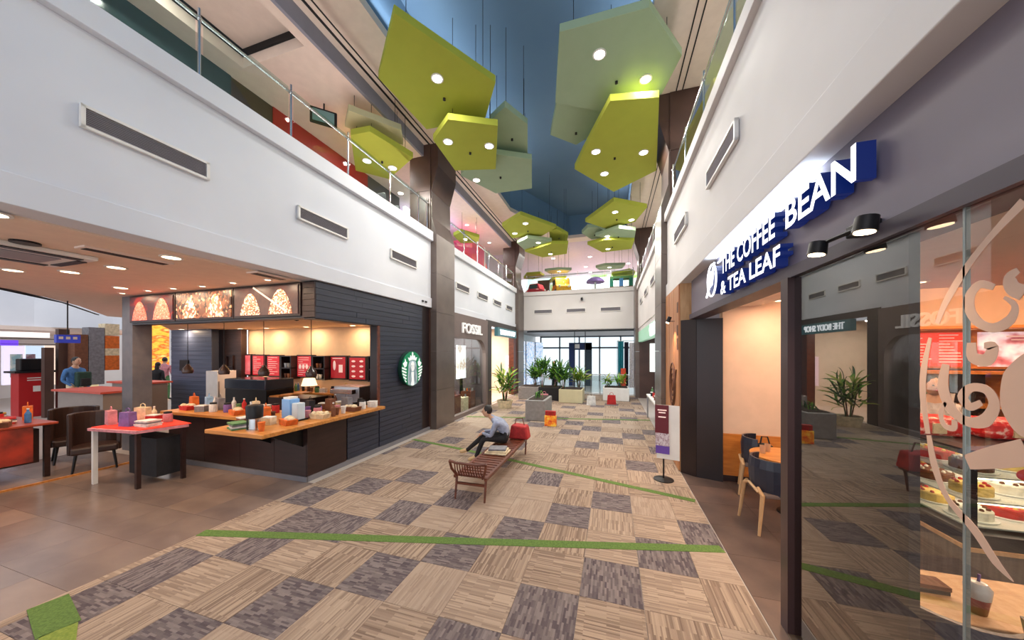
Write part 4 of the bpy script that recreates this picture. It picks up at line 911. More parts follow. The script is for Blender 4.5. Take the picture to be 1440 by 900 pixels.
    if long_hair: hr.ball(hc+Vector((0, -.06, -.1))*k, (.08*k, .045*k, .16*k), 12, 8)
    hr.build('hair', hair, t, smooth=True, world=False)
    if dress: MB().lathe([(.24*k, .5*k), (.19*k, .75*k), (.15*k, 1.05*k), (.17*k, 1.3*k), (.1*k, 1.42*k)], n=16).build('dress', dress, t, smooth=True, world=False)
    return t
def on_ground(px, py, d):
    u = (px-720)/F_PX; return Vector(((-_s+u*_c)*d, (_c+u*_s)*d, 0))
p = on_ground(221, 0, 12.4); person('woman in a black dress with a pale scarf seen from behind near the slate wall', p, .4, shirt=C['black'], legs=C['black'], dress=C['black'], long_hair=True, H_=1.62)
p = on_ground(231, 0, 13.8); person('man in a pink shirt and green shorts by the orange shop', p, .6, shirt=C['pink'], legs=C['green'], H_=1.78)
p = on_ground(105, 0, 10.0); person('man in a blue shirt carrying a dark backpack in the far left concourse', p, -1.2, shirt=C['blue'], legs=C['cream'], H_=1.85)
bp_ = thing('backpack', 'dark green backpack on the man in the far left concourse', 'bag', p + Vector((.25, .1, 1.1)))
bp_w = p + Vector((.24, .08, 0)); MB().box(bp_w.x-.1, bp_w.x+.1, bp_w.y-.15, bp_w.y+.15, 1.0, 1.45).build('pack', cloth('dark_green', (40, 70, 60)), bp_, bevel=.04); MB().box(bp_w.x+.1, bp_w.x+.16, bp_w.y-.1, bp_w.y+.1, 1.02, 1.25).build('pocket', C['black'], bp_, bevel=.02)

# ================================================================== bench, seated person, bags, planter block
t = thing('slatted_bench', 'reddish wooden lounge bench with a slatted end rest on the carpet', 'bench', (-1.85, 5.0, 0))
bx0, bx1 = -2.12, -1.62
for y in (4.12, 6.3):
    for x in (bx0+.03, bx1-.03): MB().cyl((x, y+.03, .34), (x+(.0), y-.03, .008), .02, .014, 8).build('leg', WALN, t)
MB().box(bx0+.03, bx1-.03, 4.13, 4.16, .2, .23).build('stretcher', WALN, t)
MB().box(bx0, bx0+.04, 4.1, 6.4, .3, .34).build('side_rail', WALN, t); MB().box(bx1-.04, bx1, 4.1, 6.4, .3, .34).build('side_rail', WALN, t)
for k in range(22): MB().box(bx0+.04, bx1-.04, 4.15+k*.1, 4.22+k*.1, .31, .335).build('seat_slat', WALN, t)
MB().tube([(bx0-.02, 4.02, .56), (bx0+.1, 4.0, .545), (bx1-.1, 4.0, .545), (bx1+.02, 4.02, .56)], .02, 8).build('top_rail', WALN, t, smooth=True)
MB().tube([(bx0-.02, 4.02, .56), (bx0+.0, 4.04, .45), (bx0+.06, 4.1, .33)], .018, 8).build('side_post', WALN, t, smooth=True)
MB().tube([(bx1+.02, 4.02, .56), (bx1-.0, 4.04, .45), (bx1-.06, 4.1, .33)], .018, 8).build('side_post', WALN, t, smooth=True)
for k in range(11):
    x = bx0+.06+k*(bx1-bx0-.12)/10; MB().tube([(x, 4.005, .545), (x, 4.03, .44), (x, 4.1, .335)], .008, 5).build('back_slat', WALN, t)
person('person in a pale blue shirt and dark trousers leaning forward on the bench', (-1.87, 5.85, -.02), PI/2+.15, 'sit', shirt=cloth('pale_blue', (160, 170, 196)), legs=C['black'], shoe=TAN, H_=1.65)
t = thing('red_bag', 'soft red shopping bag on the bench beyond the seated person', 'bag', (-1.75, 6.25, .335))
MB().prism([(-1.95, .345), (-1.55, .345), (-1.6, .6), (-1.9, .62)], 6.1, 6.36, 'y').build('bag_body', cloth('bag_red', (190, 50, 52)), t, bevel=.03)
MB().tube([(-1.86, 6.23, .6), (-1.83, 6.23, .72), (-1.7, 6.23, .74), (-1.66, 6.23, .6)], .01, 6).build('handle', C['brown'], t)
t = thing('folded_jacket', 'beige folded jacket lying on the bench by the person', 'jacket', (-1.85, 5.2, .335))
for k in range(3): MB().obox((-1.86, 5.22, .355+k*.03), (.38-.04*k, .3-.03*k, .03), .1*k).build('fold', C['cream'] if k < 2 else C['grey'], t, bevel=.01)
t = thing('planter_block', 'grey concrete planter block in the middle of the carpet', 'planter', (-2.15, 9.7, 0))
MB().box(-2.48, -1.88, 9.4, 10.6, .008, .62).build('box', GREY, t, bevel=.02); MB().box(-2.4, -1.96, 9.5, 10.5, .6, .64).build('soil', SOIL, t)
for k in range(26):
    a = random.uniform(0, 2*PI); r = random.uniform(.02, .16); bx, by = -2.18+random.uniform(-.12, .12), 10.0+random.uniform(-.4, .4); h = random.uniform(.12, .26)
    MB().prism([(0, 0), (.012, .5), (0, 1), (-.012, .5)], -.001, .001).mesh('x', LEAF) if False else None
    MB().tube([(bx, by, .63), (bx+r*.5*math.cos(a), by+r*.5*math.sin(a), .63+h*.7), (bx+r*math.cos(a), by+r*math.sin(a), .63+h*.8)], [.004, .012, .001], 4).build('leaf', LEAF if k % 2 else LEAFL, t)
t = thing('orange_bag', 'orange and red paper bag standing beside the grey planter block', 'bag', (-1.6, 8.9, 0))
MB().box(-1.78, -1.46, 8.84, 9.0, .008, .3).build('bag_body', picture('orange_red_print', [(210, 40, 30), (246, 150, 30), (255, 220, 90)], (9, 9, 9), .15), t, bevel=.01); MB().box(-1.76, -1.48, 8.86, 8.98, .3, .42).build('tissue', C['red'], t)
MB().tube([(-1.7, 8.84, .3), (-1.68, 8.84, .42), (-1.56, 8.84, .42), (-1.54, 8.84, .3)], .006, 5).build('handle', C['brown'], t)

# ================================================================== plants
def leaf_me(L_, w_, m, droop=.35, seg=5):
    v = []; f = []
    for i in range(seg+1):
        t_ = i/seg; x = L_*t_*math.cos(droop*t_*1.2); z = L_*t_*math.sin(.9)*(1-droop*1.2*t_); ww = w_*math.sin(PI*min(1, .12+t_*.88))*(1 if t_ < 1 else 0)
        v += [(x*.6, -ww/2, z), (x*.6, 0, z-.012), (x*.6, ww/2, z)]
    for i in range(seg):
        for j in (0, 1): f.append((i*3+j, i*3+j+1, i*3+j+4, i*3+j+3))
    me = bpy.data.meshes.new('leaf'); me.from_pydata(v, [], f); me.materials.append(m)
    for p in me.polygons: p.use_smooth = True
    return me
LEAVES = [leaf_me(l, w_, m, d) for l, w_, d in ((.62, .07, .3), (.5, .085, .6), (.8, .06, .45)) for m in (LEAF, LEAFL, LEAFY)]
def cane_plant(x, y, z0, hh, n, label, pot=None, spread=.3, tones=(0, 1, 2), group=None, stems=4):
    t = thing('palm_plant', label, 'plant', (x, y, z0), group=group)
    if pot:
        r, h = pot; MB().lathe([(r*.75, 0), (r, h), (r*.92, h), (r*.88, h-.04)], (0, 0, 0), 16).build('pot', C['cream'], t, world=False); MB().lathe([(r*.86, h-.04), (r*.1, h-.03)], (0, 0, 0), 12).build('soil', SOIL, t, world=False)
    b = pot[1]-.05 if pot else 0
    tops = []
    for s_ in range(stems):
        a = 2*PI*s_/stems+.5; r = spread*.35
        q = (r*math.cos(a), r*math.sin(a), b+hh*random.uniform(.45, .8)); MB().tube([(r*.25*math.cos(a), r*.25*math.sin(a), b), q], [.018, .01], 6).build('stem', C['brown'] if s_ % 2 else LEAF, t, world=False); tops.append(q)
    for k in range(n):
        q = tops[k % stems]; j = random.choice(tones)
        link('leaf', LEAVES[random.randrange(3)*3+j], t, (q[0], q[1], q[2]*random.uniform(.45, 1)), (random.uniform(-.5, .6), random.uniform(-.7, .7), random.uniform(0, 2*PI)))
    return t
cane_plant(-3.75, 11.3, 0, 1.35, 95, 'tall orange-green cordyline plant in a pot in front of the beauty shop', (.3, .3), .55, (0, 1, 2), stems=6)
for i, (x, y, h, n, tones) in enumerate([(-3.3, 14.3, .75, 38, (0, 1)), (-2.85, 13.7, .95, 42, (0, 1)), (-2.35, 14.0, .9, 40, (0, 0, 1)), (-1.9, 13.3, .8, 36, (0, 1)), (-1.35, 14.2, .6, 30, (1, 2))]):
    cane_plant(x, y, .55, h*1.35, n*3, 'bushy green plant in the long planter row, ' + ['far left one', 'second from left', 'middle one', 'fourth from left', 'right end one'][i], None, .5, tones, 'plants of the long planter row')
for i, (x0, x1, y, m, lab) in enumerate([(-3.9, -3.0, 13.6, GREY, 'grey concrete planter under the left bushy plants'), (-2.95, -2.1, 13.55, C['black'], 'black planter under the middle bushy plants'), (-2.05, -1.1, 13.1, mat('sand_planter', (206, 196, 160), .6), 'sand coloured planter box under the right bushy plants'), (-.35, .7, 14.2, WHT, 'white planter trough at the right of the far corridor')]):
    t = thing('planter', lab, 'planter', ((x0+x1)/2, y+.5, 0)); MB().box(x0, x1, y, y+1.0, .008, .55).build('box', m, t, bevel=.02); MB().box(x0+.06, x1-.06, y+.06, y+.94, .54, .56).build('soil', SOIL, t)
for i, (x, lab) in enumerate([(-.15, 'low yellow-green plant in the white trough, left one'), (.35, 'low yellow-green plant in the white trough, right one')]): cane_plant(x, 14.7, .55, .35, 22, lab, None, .4, (1, 2), 'plants in the white trough', 3)

def endb0(name, x0, y0, x1, y1, Y, m, label, cat, d=.06):
    a, b = at(x0, y0, Y=Y), at(x1, y1, Y=Y)
    return tag(MB().box(min(a.x, b.x), max(a.x, b.x), Y, Y+d, max(.02, min(a.z, b.z)), max(a.z, b.z)).build(name, m), label, cat)
# ================================================================== left far shops (watch shop, beauty shop)
wt = struct('wall_watch_shop', MB().box(-4.65, -4.5, 8.63, 11.5, 2.5, 3.25).box(-4.65, -4.5, 11.3, 11.5, 0, 2.5).box(-4.65, -4.5, 8.63, 8.72, 0, 2.5)
   .prism([(11.3, 2.5), (11.3, 1.9)] + [(10.7+.6*math.cos(a), 1.9+.6*math.sin(a)) for a in [PI/2*k/8 for k in range(9)]], -4.65, -4.5, 'x').box(-4.65, -4.5, 8.7, 11.3, 0, .12), TAUPE)
struct('window_1', MB().box(-4.62, -4.6, 8.72, 11.3, .12, 2.5), GLASST)
struct('wall_watch_back', MB().box(-6.6, -6.5, 8.6, 11.5, 0, 3).box(-6.5, -4.66, 11.42, 11.5, 0, 3), mat('brown_shop_wall', (92, 80, 82), .5))
struct('floor_watch_shop', MB().box(-6.5, -4.66, 8.6, 11.42, .0, .02), WALN)
t = thing('shop_sign', 'white lit capital letters reading FOSSIL on the taupe shop front', 'sign', (-4.5, 10, 2.6))
letters('FOSSIL', .4, .05, .004, basis((-4.47, 9.25, 2.66), (0, 1, 0), (0, 0, 1)), t, mat('white_letter', (255, 255, 255), .4, emit=(255, 255, 255), es=.2), width=1.6, height=.33)
t = thing('light_poster', 'tall white backlit poster of a bracelet in the watch shop window', 'poster', (-5.2, 10.7, 0))
MB().box(-5.25, -5.2, 10.35, 11.05, 1.1, 2.3).build('poster', picture('bracelet_photo', [(250, 250, 252), (250, 250, 252), (244, 240, 238), (200, 170, 150), (250, 250, 252)], (1.5, 3, 2.2), 1.3), t); MB().box(-5.24, -5.21, 10.6, 10.8, .02, 1.1).build('stand', BLACKM, t)
for i in range(4):
    y = 9.0+i*.6; t = thing('watch_display', ORD[i] + ' wooden watch display plinth inside the watch shop window', 'display', (-5.0, y, .02), group='display plinths in the window')
    MB().box(-5.2, -4.8, y-.2, y+.2, .02, .5+.15*(i % 2)).build('plinth', WALN if i % 2 else C['cream'], t)
    for k in range(4): MB().cyl((-5.1+.08*k, y-.1+.06*k, .5+.15*(i % 2)), (-5.1+.08*k, y-.1+.06*k, .6+.15*(i % 2)), .03, n=8).build('cushion', C[['white', 'orange', 'brown', 'grey'][k]], t)
for i in range(3):
    t = thing('wall_shelf', ['lower', 'middle', 'upper'][i] + ' lit shelf on the back wall of the watch shop', 'shelf', (-6.4, 10, .9+.5*i), group='lit shelves in the watch shop')
    MB().box(-6.5, -6.2, 8.8, 11.2, .9+.5*i, .94+.5*i).build('board', C['brown'], t)
    for k in range(7): MB().box(-6.4, -6.3, 8.95+k*.33, 9.1+k*.33, .94+.5*i, 1.06+.5*i).build('watch_box', C[['sky', 'white', 'purple', 'blue'][k % 4]], t)
for y in (9.3, 10.4): area('shop_lamp', (-5.6, y, 2.95), .3, 90, NEU)
for k in range(4): MB()
# beauty shop
struct('wall_beauty_shop', MB().box(-4.7, -4.55, 11.5, 15.5, 3.1, 3.3).box(-4.7, -4.5, 11.52, 11.9, 0, 3.1), mat('dark_shop_edge', (64, 56, 54), .5))
struct('wall_beauty_inside', MB().box(-7.5, -7.4, 11.5, 15.5, 0, 3.2).box(-7.4, -4.7, 15.3, 15.4, 0, 3.2), mat('bright_cream_wall', (250, 228, 202), .6))
struct('floor_beauty', MB().box(-7.4, -4.6, 11.5, 15.3, .0, .02), mat('light_shop_floor', (232, 206, 184), .4))
tag(MB().box(-4.75, -4.5, 14.9, 15.48, 0, 3.1).build('brown_jamb', WALN), 'reddish brown door jamb at the end of the beauty shop', 'jamb')
t = thing('shop_sign', 'white lightbox reading THE BODY SHOP above the beauty shop door', 'sign', (-4.5, 13.8, 2.75))
MB().box(-4.6, -4.45, 12.5, 15.2, 2.72, 3.08).build('lightbox', mat('teal_lightbox', (60, 110, 116), .4, emit=(90, 130, 140), es=.25), t)
letters('THE BODY SHOP', .25, .03, .002, basis((-4.44, 12.75, 2.79), (0, 1, 0), (0, 0, 1)), t, SIGNW, width=2.2, height=.22)
t = thing('orange_shelf', 'orange and white product shelf inside the beauty shop', 'shelf', (-7.2, 13.6, 0))
MB().box(-7.39, -7.1, 12.3, 14.9, 0, 2.2).build('cabinet', OAKO, t)
for k in range(5): MB().box(-7.1, -6.95, 13.2, 14.8, .5+.33*k, .53+.33*k).build('shelf_board', WHT, t)
for k in range(5):
    for j in range(7): MB().box(-7.08, -7.0, 13.25+j*.22, 13.37+j*.22, .53+.33*k, .7+.33*k).build('product', C[['white', 'green', 'black', 'cream'][(k+j) % 4]], t)
endb0('pink_poster', 711, 500, 721, 532, 15.2, mat('pink_poster_lit', (236, 206, 216), .5, emit=(236, 206, 216), es=.8), 'pale pink poster inside the beauty shop door', 'poster')
for y in (12.3, 13.8): area('shop_lamp', (-5.8, y, 3.1), .4, 100, (1, .9, .8))

# ================================================================== right side beyond the column: green sign shop
struct('wall_green_shop', MB().box(1.16, 1.5, 8.63, 15.5, 2.95, 3.15), WHITE_R)
t = thing('shop_sign', 'mint green fascia with a white lit leaf symbol on the right beyond the column', 'sign', (1.2, 12, 2.5))
MB().box(1.15, 1.3, 8.65, 15.5, 2.5, 2.95).build('fascia', mat('mint_fascia', (158, 206, 176), .4, emit=(158, 206, 176), es=.35), t)
for y, sg in ((10.2, 1), (10.65, -1)):
    MB().tube([(1.13, y+sg*.1, 2.88), (1.13, y-sg*.02, 2.73), (1.13, y+sg*.1, 2.56)], .035, 6).build('symbol', SIGNW, t)
MB().box(1.12, 1.15, 9.6, 9.95, 2.56, 2.9).build('symbol', SIGNW, t)
struct('wall_green_shop_inside', MB().box(4, 4.1, 8.6, 16, 0, 3.2).box(1.3, 4, 8.62, 8.7, 0, 3.2).box(1.4, 4, 15.5, 15.6, 0, 3.2), mat('grey_lilac_wall', (176, 172, 180), .6))
endb0('white_poster', 914, 483, 927, 523, 15.42, mat('white_lit_poster', (240, 248, 244), .4, emit=(240, 250, 246), es=1.3), 'white lit poster with green print inside the green-signed shop', 'poster')
area('shop_lamp', (2.5, 11, 3.1), .5, 60, COOL)
t = thing('product_table', 'white display table with small bottles outside the green-signed shop', 'table', (1.3, 9.6, 0))
MB().box(1.05, 1.6, 8.9, 11.0, .7, .74).build('tabletop', WHT, t)
for x in (1.08, 1.57):
    for y in (8.95, 10.95): MB().box(x-.02, x+.02, y-.02, y+.02, .008, .7).build('leg', ALU, t)
clutter('the white table of the green-signed shop', 'bottles outside the green-signed shop', [(1.2, 9.0+.3*k, ['bottle', 'jar', 'box'][k % 3], ['green', 'white', 'brown', 'cream', 'red', 'black'][k % 6]) for k in range(7)], .74)

# ================================================================== end of the corridor
struct('ceiling_end_low', MB().box(-8, 5, 16.86, 24, 3.2, 3.35), WHITE_R)
struct('floor_end', MB().box(-8, 5, 16.6, 24, .0, .01), mat('pale_grey_tiles', (206, 204, 202), .25))
ww = struct('window_2', MB().box(-5, 3, 23.5, 23.52, 0, 3.2), GLASST)
fr = MB()
for x in (-5, -3.6, -2.2, -.8, .6, 2, 3): fr.box(x-.05, x+.05, 23.45, 23.55, 0, 3.2)
fr.box(-5, 3, 23.45, 23.55, 2.3, 2.42).box(-5, 3, 23.45, 23.55, 3.1, 3.2)
struct('trim_6', fr, mat('window_frame_grey', (110, 118, 126), .4))
def endb(name, x0, y0, x1, y1, Y, m, label, cat, d=.1):
    a, b = at(x0, y0, Y=Y), at(x1, y1, Y=Y)
    return tag(MB().box(min(a.x, b.x), max(a.x, b.x), Y, Y+d, max(0.012, min(a.z, b.z)), max(a.z, b.z)).build(name, m), label, cat)
LB = picture('blue_white_photo', [(240, 246, 252), (236, 244, 252), (110, 150, 200), (244, 248, 252), (60, 84, 130)], (4, 4, 4), .75)
struct('wall_end_left', MB().box(-5.6, -5.5, 16.9, 24, 0, 3.2), mat('white_shop_wall', (226, 236, 238), .5))
for i, (y0, y1) in enumerate([(17.2, 18.4), (18.6, 20.2), (20.5, 22.3)]):
    t = thing('picture_panel', ORD[i] + ' blue and white lit picture panel on the left end shop front', 'poster', (-4.9, (y0+y1)/2, .3), group='lit picture panels')
    MB().obox((-4.9+.12*i, (y0+y1)/2, 1.37), (.06, y1-y0, 2.6), -.05).build('picture', LB, t); MB().obox((-4.93+.12*i, (y0+y1)/2, 1.37), (.05, y1-y0+.08, 2.7), -.05).build('frame', ALU, t)
struct('trim_7', MB().box(-4.4, 1.2, 17.1, 17.2, 3.12, 3.2), mat('dark_steel_beam', (70, 78, 84), .4))
for i, px in enumerate([808, 823]):
    p = at(px, 500, Y=17.5); tag(MB().cyl((p.x, 17.5, .01), (p.x, 17.5, 3.2), .02, n=8).build('thin_post', BLACKM), ['left', 'right'][i] + ' thin dark steel rod at the corridor end', 'post')
t = thing('dark_kiosk', 'dark blue kiosk with hanging white letters beyond the plants', 'kiosk', (-1.5, 20, 0))
for (x0, y0, x1, y1, m, nm) in [(800, 482, 832, 492, cloth('kiosk_blue', (48, 66, 110)), 'sign_board'), (800, 492, 808, 560, cloth('kiosk_blue2', (52, 70, 120)), 'post'), (808, 484, 815, 490, WHT, 'letter'), (822, 482, 832, 545, cloth('slate_cloth', (66, 84, 98)), 'curtain'), (808, 545, 824, 565, C['grey'], 'counter')]:
    a, b = at(x0, y0, Y=20), at(x1, y1, Y=20); MB().box(min(a.x, b.x), max(a.x, b.x), 20 - (.05 if nm == 'letter' else 0), 20.3, max(.012, min(a.z, b.z)), max(a.z, b.z)).build(nm, m, t)
for i, (a, b, c_, lab) in enumerate([(869, 877, (28, 140, 160), 'teal hanging garment on the right end rack'), (878, 884, (30, 34, 60), 'dark navy hanging garment on the right end rack'), (885, 892, (232, 232, 238), 'white hanging garment on the right end rack')]):
    p, q = at(a, 480+i, Y=16.9), at(b, 545, Y=16.9); m = cloth('garment_%d' % i, c_); mb = MB(); n = 10
    zs = [(max(p.z, q.z)), .35]; vs = []
    mb.prism([(p.x + (q.x-p.x)*k/n, 16.95+.05*math.sin(k*1.9)) for k in range(n+1)] + [(p.x + (q.x-p.x)*k/n, 17.05+.05*math.sin(k*1.9)) for k in range(n, -1, -1)], .3, max(p.z, q.z))
    tag(mb.build('hanging_garment', m), lab, 'garment', 'garments on the end rack')
t = thing('garment_rack', 'steel garment rack at the right end of the corridor', 'rack', (.9, 17.0, 0))
p, q = at(868, 480, Y=17.0), at(893, 480, Y=17.0)
MB().cyl((p.x, 17, p.z+.02), (q.x, 17, p.z+.02), .018, n=8).build('rail', STEEL, t)
for x in (p.x, q.x): MB().cyl((x, 17, .01), (x, 17, p.z+.02), .015, n=8).build('upright', STEEL, t)
endb('red_cloth_bundle', 873, 518, 880, 546, 16.78, cloth('coral', (226, 84, 54)), 'coral red cloth bundle in front of the teal garment', 'cloth', .09)
t = thing('crowd_barrier', 'low steel railing with glass across the far corridor', 'railing', (-.6, 16.2, 0))
for k in range(8):
    x = -2.2+k*.42; MB().cyl((x, 15.9, .01), (x, 15.9, 1.0), .015, n=6).build('post', ALU, t)
MB().cyl((-2.2, 15.9, 1.0), (.74, 15.9, 1.0), .02, n=8).build('rail', ALU, t); MB().box(-2.2, .74, 15.895, 15.905, .15, .92).build('glass_panel', GLASST, t)
for i, (x, y, c_) in enumerate([(-2.6, 12.9, 'pink'), (-.75, 12.85, 'white'), (.0, 13.3, 'red')]):
    k = ('bag', c_); CACHE.setdefault(k, KIND['bag'](c_)); o = item('bag', CACHE[k], (x, y, .01), c_ + ' carrier bag on the floor in front of the planters', 'bag', 'bags near the planters'); o.scale = (1.6, 1.6, 1.6)
p = on_ground(815, 0, 13.2); person('shopper in a pink top standing beside the planters', (p.x-1.3, 15.2, 0), 2.6, shirt=C['pink'], legs=C['navy'], H_=1.6)

# upper end play area
for i, (x, y) in enumerate([(-3.3, 19.0), (-1.2, 19.3), (-1.6, 21.5), (1.0, 21.5)]): downlight(x, y, 7.6, ['left', 'middle', 'rear', 'right'][i] + ' added fill downlight in the lilac ceiling over the play area', 'added play area fill lights', False, .1, 80)  # lamps added because the toy rides came out too dark
struct('wall_play', MB().box(-12, 7, 24, 24.2, 5, 7.6), picture('hill_mural', [(250, 252, 250), (214, 240, 238), (250, 252, 250), (160, 206, 110), (120, 190, 90)], (.35, 1, 1.1), 1.0))  # the mural's own glow stands in for daylight falling on it
def ride(x, y, z, c, label):
    t = thing('kiddie_car', label, 'toy car', (x, y, z))
    m = cloth('ride_' + label.split()[0], c)
    MB().prism([(-.55, .18), (.55, .18), (.6, .4), (.35, .5), (.22, .8), (-.3, .8), (-.42, .5), (-.6, .42)], -.32, .32, 'y').build('body', m, t, world=False, bevel=.04)
    MB().box(-.28, .2, -.33, .33, .52, .74).build('window', mat('ride_glass', (60, 70, 80), .1), t, world=False)
    for sx in (-.36, .36):
        for sy in (-.33, .33): MB().cyl((sx, sy-.04, .16), (sx, sy+.04, .16), .16, n=14).build('wheel', BLACKM, t, world=False)
    for sy in (-.2, .2): MB().ball((.6, sy, .4), .05, 8, 6).build('headlight', WHT, t, world=False)
    return t
r1 = ride(-3.95, 17.55, 5.0, (214, 40, 60), 'red and white toy ride car behind the end railing'); r1.rotation_euler.z = -.3
r2 = ride(-2.65, 17.8, 5.0, (246, 170, 40), 'orange yellow toy ride truck behind the end railing'); r2.rotation_euler.z = -1.2; r2.scale = (1.25, 1.25, 1.35)
t = thing('mushroom_ride', 'purple and white umbrella-shaped play figure behind the end railing', 'toy', (-.85, 18.2, 5))
MB().lathe([(.06, 0), (.05, .9)], (-.85, 18.2, 5), 12).build('stem', C['white'], t); MB().lathe([(.5, 0), (.45, .12), (.25, .26), (.05, .32)], (-.85, 18.2, 5.85), 18).build('cap', C['purple'], t, smooth=True); MB().ball((-.85, 18.2, 5.25), (.2, .2, .25)).build('base', C['pink'], t, smooth=True)
t = thing('play_booth', 'green and blue play booth at the right end of the upper railing', 'play booth', (.6, 18.5, 5))
for x in (.0, .5, 1.0): MB().box(x-.1, x+.1, 18.2, 18.8, 5, 6.0).build('pillar', cloth('teal_green', (30, 110, 90)) if x != .5 else C['blue'], t)
MB().box(-.1, 1.1, 18.2, 18.8, 6.0, 6.12).build('roof', C['green'], t); MB().box(-.1, 1.1, 18.1, 18.8, 5.45, 5.55).build('bench', C['brown'], t)
tag(MB().box(-4.15, -3.45, 18.6, 19.0, 5, 6.25).build('brown_cabinet', COLB), 'dark brown square pillar behind the red toy car', 'pillar')
struct('window_3', MB().box(-3.0, 1.0, 23.9, 23.99, 6.0, 7.4), mat('bright_sky_window', (255, 255, 255), .4, emit=(250, 252, 255), es=2.2))
# upper left beyond the first column
t = thing('upper_shop', 'white lit shop opening upstairs beyond the first left column', 'shop', (-6.8, 9.6, 5))
MB().box(-6.9, -6.8, 9.6, 10.9, 5, 7.1).build('lit_panel', mat('lit_white_panel', (250, 252, 255), .5, emit=(250, 252, 255), es=2.0), t); MB().box(-6.9, -6.78, 10.9, 11.0, 5, 7.3).build('jamb', BLACKM, t)
struct('wall_upper_left_end', MB().box(-8.5, -8.4, 9.4, 16.5, 5, 7.3), mat('violet_grey_wall', (150, 140, 190), .5))
t = thing('red_booth', 'red and white photo booth upstairs behind the far left railing', 'booth', (-6, 12.9, 5))
MB().box(-6.6, -5.5, 12.3, 13.6, 5, 6.75).build('red_box', picture('red_purple_print', [(210, 40, 40), (190, 40, 90), (226, 60, 40)], (1.5, 1.5, 1.5), .3), t); MB().box(-6.6, -5.5, 13.6, 13.75, 5, 6.8).build('white_side', WHT, t)
t = thing('red_disc_sign', 'large red round sign upstairs left of the second column', 'sign', (-6.2, 15.1, 5.4))
MB().cyl((-6.25, 15.1, 6.1), (-6.15, 15.1, 6.1), .6, n=24).build('disc', mat('bright_red_lit', (236, 40, 34), .4, emit=(236, 40, 34), es=.5), t); MB().box(-6.3, -6.2, 15.0, 15.2, 5, 5.6).build('post', WHT, t)
lp = area('violet_shop_light', (-7.2, 11.4, 6.6), .8, 60, (.55, .45, 1), (0, 0, 0))
lp.rotation_euler = (PI, 0, 0)
t = thing('violet_lightbox', 'violet glowing game machine upstairs beside the red booth', 'game machine', (-6.4, 11.7, 5)); MB().box(-6.7, -6.1, 11.4, 12.0, 5, 6.2).build('cabinet', C['navy'], t); MB().box(-6.1, -6.08, 11.45, 11.95, 5.5, 6.1).build('screen', mat('violet_screen', (170, 140, 255), .4, emit=(170, 140, 255), es=3), t)
# upstairs left: wall logo, hanging screen, chairs
t = thing('wall_logo', 'small white NB letters on the dark upstairs shop front', 'sign', (-6.9, 4.85, 5.9)); letters('NB', .3, .03, .01, basis((-6.88, 4.62, 6.35), (0, 1, 0), (0, 0, 1)), t, SIGNW, width=.4, height=.2)
t = thing('hanging_screen', 'black framed screen hanging under the upstairs ceiling by the railing', 'screen', (-5.8, 5.35, 6.9))
MB().obox((-5.8, 5.35, 7.0), (.5, .05, .34), .8).build('bezel', BLACKM, t, bevel=.02); MB().obox((-5.782, 5.33, 7.0), (.4, .03, .24), .8).build('screen', mat('teal_screen', (110, 146, 146), .2), t)
MB().cyl((-5.8, 5.36, 7.15), (-5.8, 5.36, 7.3), .015, n=6).build('bracket', BLACKM, t)
for i, y in enumerate((6.4, 7.05)):
    t = thing('rattan_chair', ['nearer', 'farther'][i] + ' dark woven chair upstairs beside the first column', 'chair', (-5.5, y, 5.0), .4*i)
    MB().box(-.25, .25, -.25, .25, .35, .43).build('seat', mat('dark_rattan', (58, 56, 62), .6), t, world=False, bevel=.02); MB().prism([(-.27, .4), (.27, .4), (.22, .95), (-.22, .95)], .2, .27, 'y').build('backrest', MATS['dark_rattan'], t, world=False, bevel=.02)
    for sx in (-.22, .22):
        MB().tube([(sx, -.22, .4), (sx, -.22, .62), (sx, .2, .66)], .02, 6).build('armrest', MATS['dark_rattan'], t, world=False)
        for sy in (-.22, .22): MB().cyl((sx, sy, 0), (sx, sy, .36), .018, n=6).build('leg', BLACKM, t, world=False)
for i, (x, y) in enumerate([(-5.9, 6.9), (-5.6, 9.7), (-5.7, 12.2), (-5.6, 14.5)]): downlight(x, y, 7.3, ORD[i] + ' downlight in the upstairs left walkway ceiling', 'upstairs walkway downlights', False, .07, 22)
for i, y in enumerate([2.2, 6.5, 9.8, 12.8]): downlight(2.6, y, 7.6, ORD[i] + ' downlight in the upstairs right walkway ceiling', 'upstairs right downlights', False, .09, 40)

# ================================================================== right cafe front
wf2 = struct('wall_right_fascia', MB().box(1.27, 1.45, -1, 6.02, 2.68, 3.26), FASC)
struct('trim_8', MB().box(1.235, 1.45, -1, 6.0, 2.6, 2.68), FASCD)
struct('trim_9', MB().box(1.22, 1.32, 2.83, 2.93, 0, 2.6), mat('dark_bronze_post', (72, 54, 56), .3, metal=.4))
struct('door_1', MB().box(1.15, 1.2, 0, .01, 0, .01) if False else MB().prism([(1.13, 6.14), (1.33, 5.97), (1.35, 5.99), (1.15, 6.16)], 0, 2.6).prism([(1.335, 5.97), (1.68, 5.86), (1.69, 5.885), (1.345, 5.995)], 0, 2.6), ESP2)
